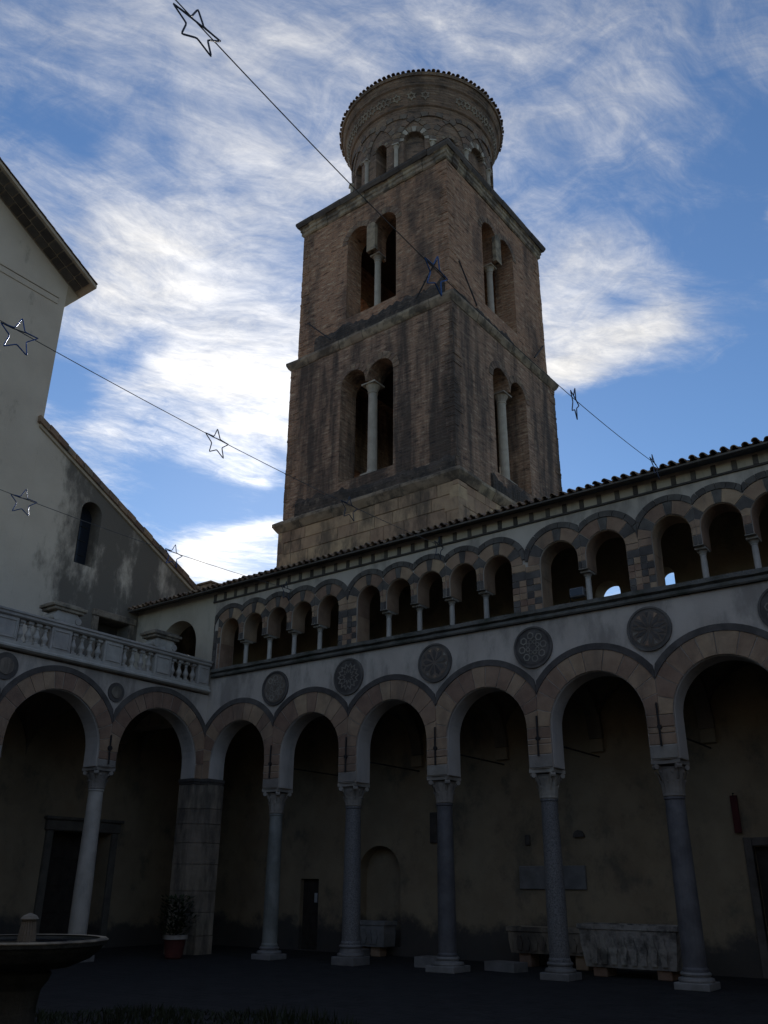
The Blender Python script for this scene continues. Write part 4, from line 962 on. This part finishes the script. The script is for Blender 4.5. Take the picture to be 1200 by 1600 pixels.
# corner courses, each block a little in or out of line
for hh, z0_, z1_, m_ in ((3.64, 13.36, 19.5, 'tower_brick_dark'), (3.48, 20.08, 25.95, 'tower_brick'), (3.70, 9.6, 12.84, 'ashlar')):
    for sx, sy in ((-1, -1), (1, -1), (1, 1)):
        z = z0_
        while z < z1_-.05:
            hg = min(random.choice((.11, .11, .22, .33)) if m_ != 'ashlar' else random.uniform(.3, .5), z1_-z); e1, e2 = random.uniform(.004, .03), random.uniform(.004, .03); l1, l2 = random.uniform(.12, .5), random.uniform(.12, .5)
            if m_ == 'ashlar': e1 += .03; e2 += .03
            xs = sorted((sx*(hh+e1), sx*(hh-l1))); ys = sorted((sy*(hh+e2), sy*(hh-l2)))
            bt(MB().bbox(xs[0], xs[1], ys[0], ys[1], z+.004, z+hg-.004, .01), 'corner_brick', m_); z += hg
# iron struts on the middle ledge
for sd_, a, b_ in (('F', (2.98, 21.56), (2.31, 20.1)), ('F', (-3.04, 21.54), (-1.6, 20.05)), ('R', (-2.86, 21.7), (-2.23, 20.05)), ('R', (3.3, 21.5), (1.9, 20.1))):
    m1, m2 = fmap(sd_, 3.48), fmap(sd_, 3.48)
    bt(MB().tube([m1(a[0], a[1], -.03), m2(b_[0], b_[1], -.30)], .028, 6), 'iron_strut', 'iron')

# ---- drum
RD = 3.0
prof = lambda z: RD if z < 30.3 else RD+.50*((z-30.3)/1.55)**1.25
NA, zs_ = 390, [26.5+.06*k for k in range(90)]
NC = 13; A0 = radians(-104+1.7)
niche = []
for k in range(NC): niche.append((A0+2*pi*(k+.5)/NC, *((.25, 28.85) if k % 2 == 0 else (.42, 28.9))))
def rad_at(a, z):
    q = prof(z)
    for na, w, sp in niche:
        da = (a-na+pi) % (2*pi)-pi; s_ = abs(da)*RD
        if s_ < w and z < sp+sqrt(max(0, w*w-s_*s_)): return q-(.6 if w < .3 else .2)
    for zb, o_ in ((30.62, .06), (30.72, .0), (31.5, .05), (31.62, .0)):
        if abs(z-zb) < .035: return q+o_
    return q
dm = MB()
for z in zs_:
    for i in range(NA):
        a = 2*pi*i/NA; q = rad_at(a, z); dm.v.append((q*cos(a), q*sin(a), z))
for j in range(len(zs_)-1):
    dm.f += [(j*NA+i, j*NA+(i+1) % NA, (j+1)*NA+(i+1) % NA, (j+1)*NA+i) for i in range(NA)]
dm.uv = [(RD*((i % NA)*2*pi/NA), v[2]) for i, v in enumerate(dm.v)]
drum = bt(dm, 'drum', 'drum_brick')
cmap = lambda u, z, d: ((prof(z)-d)*cos(u/RD), (prof(z)-d)*sin(u/RD), z)
for k in range(NC):
    a = A0+2*pi*k/NC; sp_ = RD*2*pi/NC
    o = MB().lathe([(.10, 26.9), (.085, 27.0), (.08, 28.5), (.09, 28.53), (.09, 28.56), (.13, 28.66)], 10).bbox(-.14, .14, -.14, .14, 28.66, 28.74, .01).build('drum_colonnette', 'old_marble', drum, ((RD+.05)*cos(a), (RD+.05)*sin(a), 0), rz=a)
    # interlaced arches: each springs over two bays
    n = 15; uc = a*RD+sp_
    for q in range(n):
        mb = MB(); ring(mb, 28.80, sp_-.12, sp_+.10, pi*q/n+.012, pi*(q+1)/n-.012, cmap, -.045-.02*(k % 2), .08, None, 3, uc)
        mb.build('arch_stone', 'drum_brick' if q % 2 else 'drum_dark', drum)
    w_, sp2 = niche[k][1], niche[k][2]; n = 9 if k % 2 else 7
    for q in range(n): ring(MB(), sp2, w_+.01, w_+(.28 if k % 2 else .16), pi*q/n+.03, pi*(q+1)/n-.03, cmap, -.03, .05, None, 2, a*RD+sp_/2).build('niche_stone', 'inlay' if q % 2 else 'old_marble' if k % 2 else 'drum_brick', drum)
# star frieze
for deg in list(range(-136, -70, 7))+[-62, -52]+list(range(-26, 60, 7))+list(range(70, 220, 7)):
    a = radians(deg); z = 31.06; u0_ = a*RD; so_, si_ = star_poly(6, .19, .115, pi/6), star_poly(6, .11, .06, pi/6)
    so_.append(so_[0]); si_.append(si_[0])
    MB().band([(u0_+p*1.0, z+q) for p, q in si_], [(u0_+p, z+q) for p, q in so_], cmap, -.03, .03).build('star_inlay', 'inlay_pale', drum)
    if random.random() < .7:
        for zz_ in (-.13, .13): MB().prism([(u0_+.182+.045*cos(2*pi*k/6), z+zz_+.045*sin(2*pi*k/6)) for k in range(6)], cmap, -.025, .03).build('hexagon_inlay', 'inlay_pale', drum)
rim = MB().lathe([(3.30, 31.80), (3.55, 31.84), (3.58, 31.95), (3.56, 32.0), (2.0, 32.45), (.1, 32.9)], 72)
drf = bt(rim, 'drum_roof', 'drum_brick')
me_rt = tile_mesh(.6, .082, .07, n=6)
for k in range(108):
    a = 2*pi*k/108+random.uniform(-.008, .008); q = 3.63+random.uniform(-.03, .02)
    put('tile', me_rt, drf, (q*cos(a), q*sin(a), 31.985+random.uniform(-.02, .01)), rot=(.26, 0, a+pi/2))

# ================================================================== OBJECTS
# ---- fountain
FX, FY = -8.1, 5.4
fo = root('fountain', (FX, FY, 0), 'round stone basin fountain with carved cone spout at the lower left', 'fountain')
MB().lathe([(.46, 0), (.46, .08), (.40, .12), (.26, .2), (.2, .3), (.17, .5), (.19, .68), (.25, .76), (.27, .82), (.22, .86)], 28).build('pedestal', 'fountain_stone', fo, smooth=False)
MB().lathe([(.20, .84), (.42, .87), (.60, .94), (.69, 1.02), (.71, 1.05), (.735, 1.06), (.74, 1.09), (.72, 1.105), (.67, 1.10), (.63, 1.05), (.5, .95), (.1, .9)], 48, cap=False).build('basin', 'fountain_stone', fo)
MB().lathe([(.745, 1.092), (.75, 1.10), (.73, 1.115), (.67, 1.112)], 48, cap=False).build('basin_rim', 'pier_stone', fo)
MB().lathe([(.0, 1.085), (.675, 1.085)], 40, cap=False).build('water', 'window_glass', fo)
cn = MB(); cn.lathe([(.10, 1.0), (.095, 1.12), (.085, 1.2), (.07, 1.27)], 14)
for k in range(18):
    a = 2*pi*k/18; cn.tube([(.1*cos(a), .1*sin(a), 1.0), (.09*cos(a+.1), .09*sin(a+.1), 1.15), (.07*cos(a), .07*sin(a), 1.27)], .012, 5)
cn.v = [(p[0]*.8, p[1]*.8, p[2]) for p in cn.v]; cn.build('spout_cone', 'inlay', fo)
MB().lathe([(.03, 1.26), (.08, 1.27), (.085, 1.28), (.065, 1.305), (.035, 1.32), (.004, 1.33)], 16).build('spout_cap', 'inlay_pale', fo)
# ---- grass bed round it
gr = MB(); rg = random.Random(3)
for _ in range(9000):
    a, q = rg.uniform(0, 2*pi), 3.3*sqrt(rg.random()); x, y = FX-.3+q*cos(a), FY+1.2+q*sin(a)
    if (x-FX)**2+(y-FY)**2 < .3: continue
    hgt = rg.uniform(.03, .14)*(1+.7*sin(x*2.1)*sin(y*2.7+1)); t = rg.uniform(0, 2*pi); dx, dy = .012*cos(t), .012*sin(t); lx, ly = rg.uniform(-.07, .07), rg.uniform(-.07, .07)
    gr.add([(x-dx, y-dy, .004), (x+dx, y+dy, .004), (x+lx, y+ly, hgt)], [(0, 1, 2)])
g_ = gr.build('grass', 'grass'); g_['kind'] = 'stuff'; tag(g_, 'dark patch of grass around the foot of the fountain', 'grass')
# ---- sarcophagi
def sarcophagus(x0, x1, y0, y1, zf, z1, taper, m, lab, mf='stone_brown'):
    cx, cy = (x0+x1)/2, (y0+y1)/2; hx, hy = (x1-x0)/2, (y1-y0)/2
    o = root('sarcophagus', (cx, cy, 0), lab, 'sarcophagus', 'stone sarcophagi in the portico')
    mb = MB(); H = z1-zf
    rows = [(0, taper*1.0), (.04, taper*.9), (H*.5, taper*.35), (H-.1, .02), (H-.09, -.02), (H-.004, -.02)]
    for z, t in rows: mb.v += [(sx*(hx-t), sy*(hy-t*.6), zf+z) for sx, sy in ((-1, -1), (1, -1), (1, 1), (-1, 1))]
    for z, t in ((H-.004, .09), (.15, taper+.09)): mb.v += [(sx*(hx-t), sy*(hy-t), zf+z) for sx, sy in ((-1, -1), (1, -1), (1, 1), (-1, 1))]
    for j in range(len(rows)+1): mb.f += [(j*4+i, j*4+(i+1) % 4, j*4+4+(i+1) % 4, j*4+4+i) for i in range(4)]
    n_ = len(mb.v); mb.f += [(3, 2, 1, 0), (n_-4, n_-3, n_-2, n_-1)]
    mb.build('chest', m, o)
    for k in range(int(2*hx/.22)):   # carved figures along the front
        u = -hx+.2+(2*hx-.4)*(k+.5)/int(2*hx/.22); s_ = (H-.2)/.6
        pts = [(-.05, 0), (-.06, .16), (-.085, .28), (-.05, .38), (-.04, .44), (-.045, .5), (0, .55), (.045, .5), (.04, .44), (.05, .38), (.085, .28), (.06, .16), (.05, 0)]
        z0_ = zf+.06; tl_ = lambda z: taper*(1-(z-zf)/H)*.55
        MB().prism([(u+p, z0_+q*s_) for p, q in pts], lambda a_, z, d: (a_, -hy+tl_(z)+d, z), -.035, .06).build('carved_figure', m, o)
    for sx in (-1, 1): MB().bbox(sx*(hx-.35)-.14, sx*(hx-.35)+.14, -hy+.1, hy-.1, 0, zf+.01, .015).build('support', mf, o)
sarcophagus(-7.98, -6.02, 17.5, 18.2, .17, .92, .1, 'worn_marble', 'white carved marble sarcophagus between the two rightmost grey columns')
sarcophagus(-10.1, -8.1, 18.5, 19.1, .27, .78, .06, 'pier_stone', 'greenish low stone sarcophagus against the rear wall under the plaque')
sarcophagus(-14.75, -13.55, 18.7, 19.2, .22, .78, .03, 'marble_grey', 'plain grey stone sarcophagus in front of the shallow wall niche')
# fragments lying by the columns
def slab(loc, sx, sy, sz, rz, lab, m='marble_grey'):
    pts = [(-sx, -sy), (sx*.9, -sy*1.05), (sx, sy*.8), (-sx*.85, sy)]
    o = MB().prism(pts, lambda u, z, d: (u, z, d), 0, sz).build('stone_slab', m, None, loc, rz=rz); tag(o, lab, 'stone slab', 'loose stones in the portico')
slab((-11.15, 17.3, 0), .42, .24, .2, .1, 'flat loose stone slab left of the middle grey column')
slab((-9.6, 17.5, 0), .40, .22, .17, -.15, 'low pale stone slab right of the middle grey column')
slab((-13.35, 17.35, 0), .26, .22, .26, .3, 'rough broken stone beside the second grey column')
# ---- potted plant at the corner pier
pp = root('potted_plant', (-17.05, 15.25, 0), 'leafy plant in a red pot with pale rim by the corner pier', 'potted plant')
MB().lathe([(.17, 0), (.20, .03), (.25, .42), (.24, .42), (.15, .1)], 22).build('pot', 'terracotta', pp)
MB().lathe([(.245, .40), (.285, .41), (.29, .50), (.25, .50), (.23, .42)], 22).build('pot_rim', 'marble_white', pp)
lf = MB(); rl = random.Random(5)
for _ in range(1100):
    a, q, z = rl.uniform(0, 2*pi), .40*sqrt(rl.random()), rl.uniform(.5, 1.3)
    q *= 1.1-.7*abs(z-.95)+.2*sin(z*9+a*2); c_ = Vector((q*cos(a), q*sin(a), z)); d = Vector((cos(a)+rl.uniform(-.5, .5), sin(a)+rl.uniform(-.5, .5), rl.uniform(-.3, .8))).normalized()*rl.uniform(.08, .15)
    t = d.cross(Vector((0, 0, 1))).normalized()*.028
    lf.add([c_, c_+d*.5+t, c_+d, c_+d*.5-t], [(0, 1, 2, 3)])
lf.build('foliage', 'leaf', pp)
MB().tube([(0, 0, .35), (.02, .01, .8), (0, .03, 1.35)], [.025, .02, .01], 6).build('stem', 'dark_wood', pp)
# ---- dark red sign on the rear wall
bn = root('wall_sign', (-5.12, YB-.06, 2.6), 'narrow dark red sign hung on the rear portico wall at right', 'sign')
MB().bbox(-.07, .07, -.02, .02, 0, .72, .006).build('panel', 'dark_red', bn)
MB().tube([(0, .055, .76), (0, -.03, .76), (0, -.03, .70)], .012, 6).build('hook', 'iron', bn)
# ---- floodlight on the loggia parapet
fl = root('floodlight', (-7.07, 16.78, 6.98), 'small grey floodlight on the loggia ledge left of a slim column', 'floodlight')
MB().bbox(-.16, .16, -.08, .09, .32, .52, .015).build('housing', 'lamp_body', fl)
MB().box(-.14, .14, -.09, -.081, .34, .50).build('lens', 'window_glass', fl)
MB().tube([(-.18, 0, .42), (-.18, 0, .2), (.18, 0, .2), (.18, 0, .42)], .012, 6).tube([(0, 0, .2), (0, 0, -.04)], .02, 6).build('bracket', 'iron', fl)
fl.location.z = 6.96
# ---- Christmas wires and star lights
def catenary(p0, p1, sag, n=40):
    return [tuple(Vector(p0).lerp(Vector(p1), k/n)-Vector((0, 0, sag*4*(k/n)*(1-k/n)))) for k in range(n+1)]
def zcat(p0, p1, sag, y):
    k = (y-p0[1])/(p1[1]-p0[1]); return p0[2]+(p1[2]-p0[2])*k-sag*4*k*(1-k)
star_me = {}
def star_mesh(m, rad):
    if (m, rad) not in star_me:
        Rs, ri = .285, .125; pts = []
        P5 = [((Rs if k % 2 == 0 else ri)*cos(pi/2+pi*k/5), (Rs if k % 2 == 0 else ri)*sin(pi/2+pi*k/5)) for k in range(10)]
        for k in range(10):   # rounded tips
            a, b_, c_ = Vector(P5[k-1]), Vector(P5[k]), Vector(P5[(k+1) % 10]); f_ = .14
            for t in ((1-f_), 1):
                q = a.lerp(b_, t) if t < 1 else b_.lerp((a+c_)/2, .05)
                pts.append((0, q.x, q.y))
            q = b_.lerp(c_, f_); pts.append((0, q.x, q.y))
        star_me[(m, rad)] = MB().tube(pts, rad, 6, True).mesh('star_outline', m)
    return star_me[(m, rad)]
W3 = [((-4.77, -3.55, 9.97), (-4.77, 15.86, 9.42), .80, [3.51, 7.62, 11.85, 15.7], 'top'),
      ((-10.09, -3.55, 9.30), (-10.09, 16.26, 8.93), .47, [5.15, 8.94, 12.62, 16.0], 'middle'),
      ((-14.84, -3.55, 9.2), (-14.84, 16.26, 8.76), .44, [8.34, 12.16, 16.0], 'lowest')]
WL = {'top': 'highest wire running from the top left across the tower to the right roof', 'middle': 'middle wire crossing the sky from left to the tower foot', 'lowest': 'lowest thin wire passing over the sloping aisle roof'}
SL = {('top', 0): 'largest wire star, dark, hanging at the top left of the sky', ('top', 1): 'dark blue tinsel star in front of the tower corner', ('top', 2): 'wire star just right of the tower against the cloud', ('top', 3): 'wire star at the roof edge where the highest wire ends',
      ('middle', 0): 'blue tinsel star before the church wall at the left edge', ('middle', 1): 'wire star against the sky halfway between church and tower', ('middle', 2): 'tangled wire star before the pale stone foot of the tower', ('middle', 3): 'small wire star at the cornice above the second arch group',
      ('lowest', 0): 'small blue star before the stained church wall', ('lowest', 1): 'thin star at the sloping aisle roof edge against bright cloud', ('lowest', 2): 'small wire star at the cornice above the leftmost arch group'}
for p0, p1, sag, ys, nm in W3:
    mb = MB().tube(catenary(p0, p1, sag, 70), .0065, 5)
    o = mb.build('light_wire', 'wire'); tag(o, WL[nm], 'wire', 'wires strung over the courtyard')
    for k, y in enumerate(ys):
        blue = (nm, k) in (('middle', 0), ('lowest', 0), ('lowest', 1), ('top', 1))
        s_ = root('star_light', (p0[0]+.012, y, zcat(p0, p1, sag, y)-.09), SL[(nm, k)], 'star light', 'star lights on the wires', 0)
        s_.rotation_euler = (random.uniform(-.04, .04), random.uniform(-.12, .12), random.uniform(-.22, .22) if k else -.12)
        put('star_outline', star_mesh('tinsel' if blue else 'tinsel_dark', .0095), s_)
        put('light_strip', MB().tube([(.0, -.27, .09), (0.01, -.1, .075), (0, .1, .095), (0, .27, .09)], .009, 5).mesh('light_strip', 'tinsel_dark'), s_)
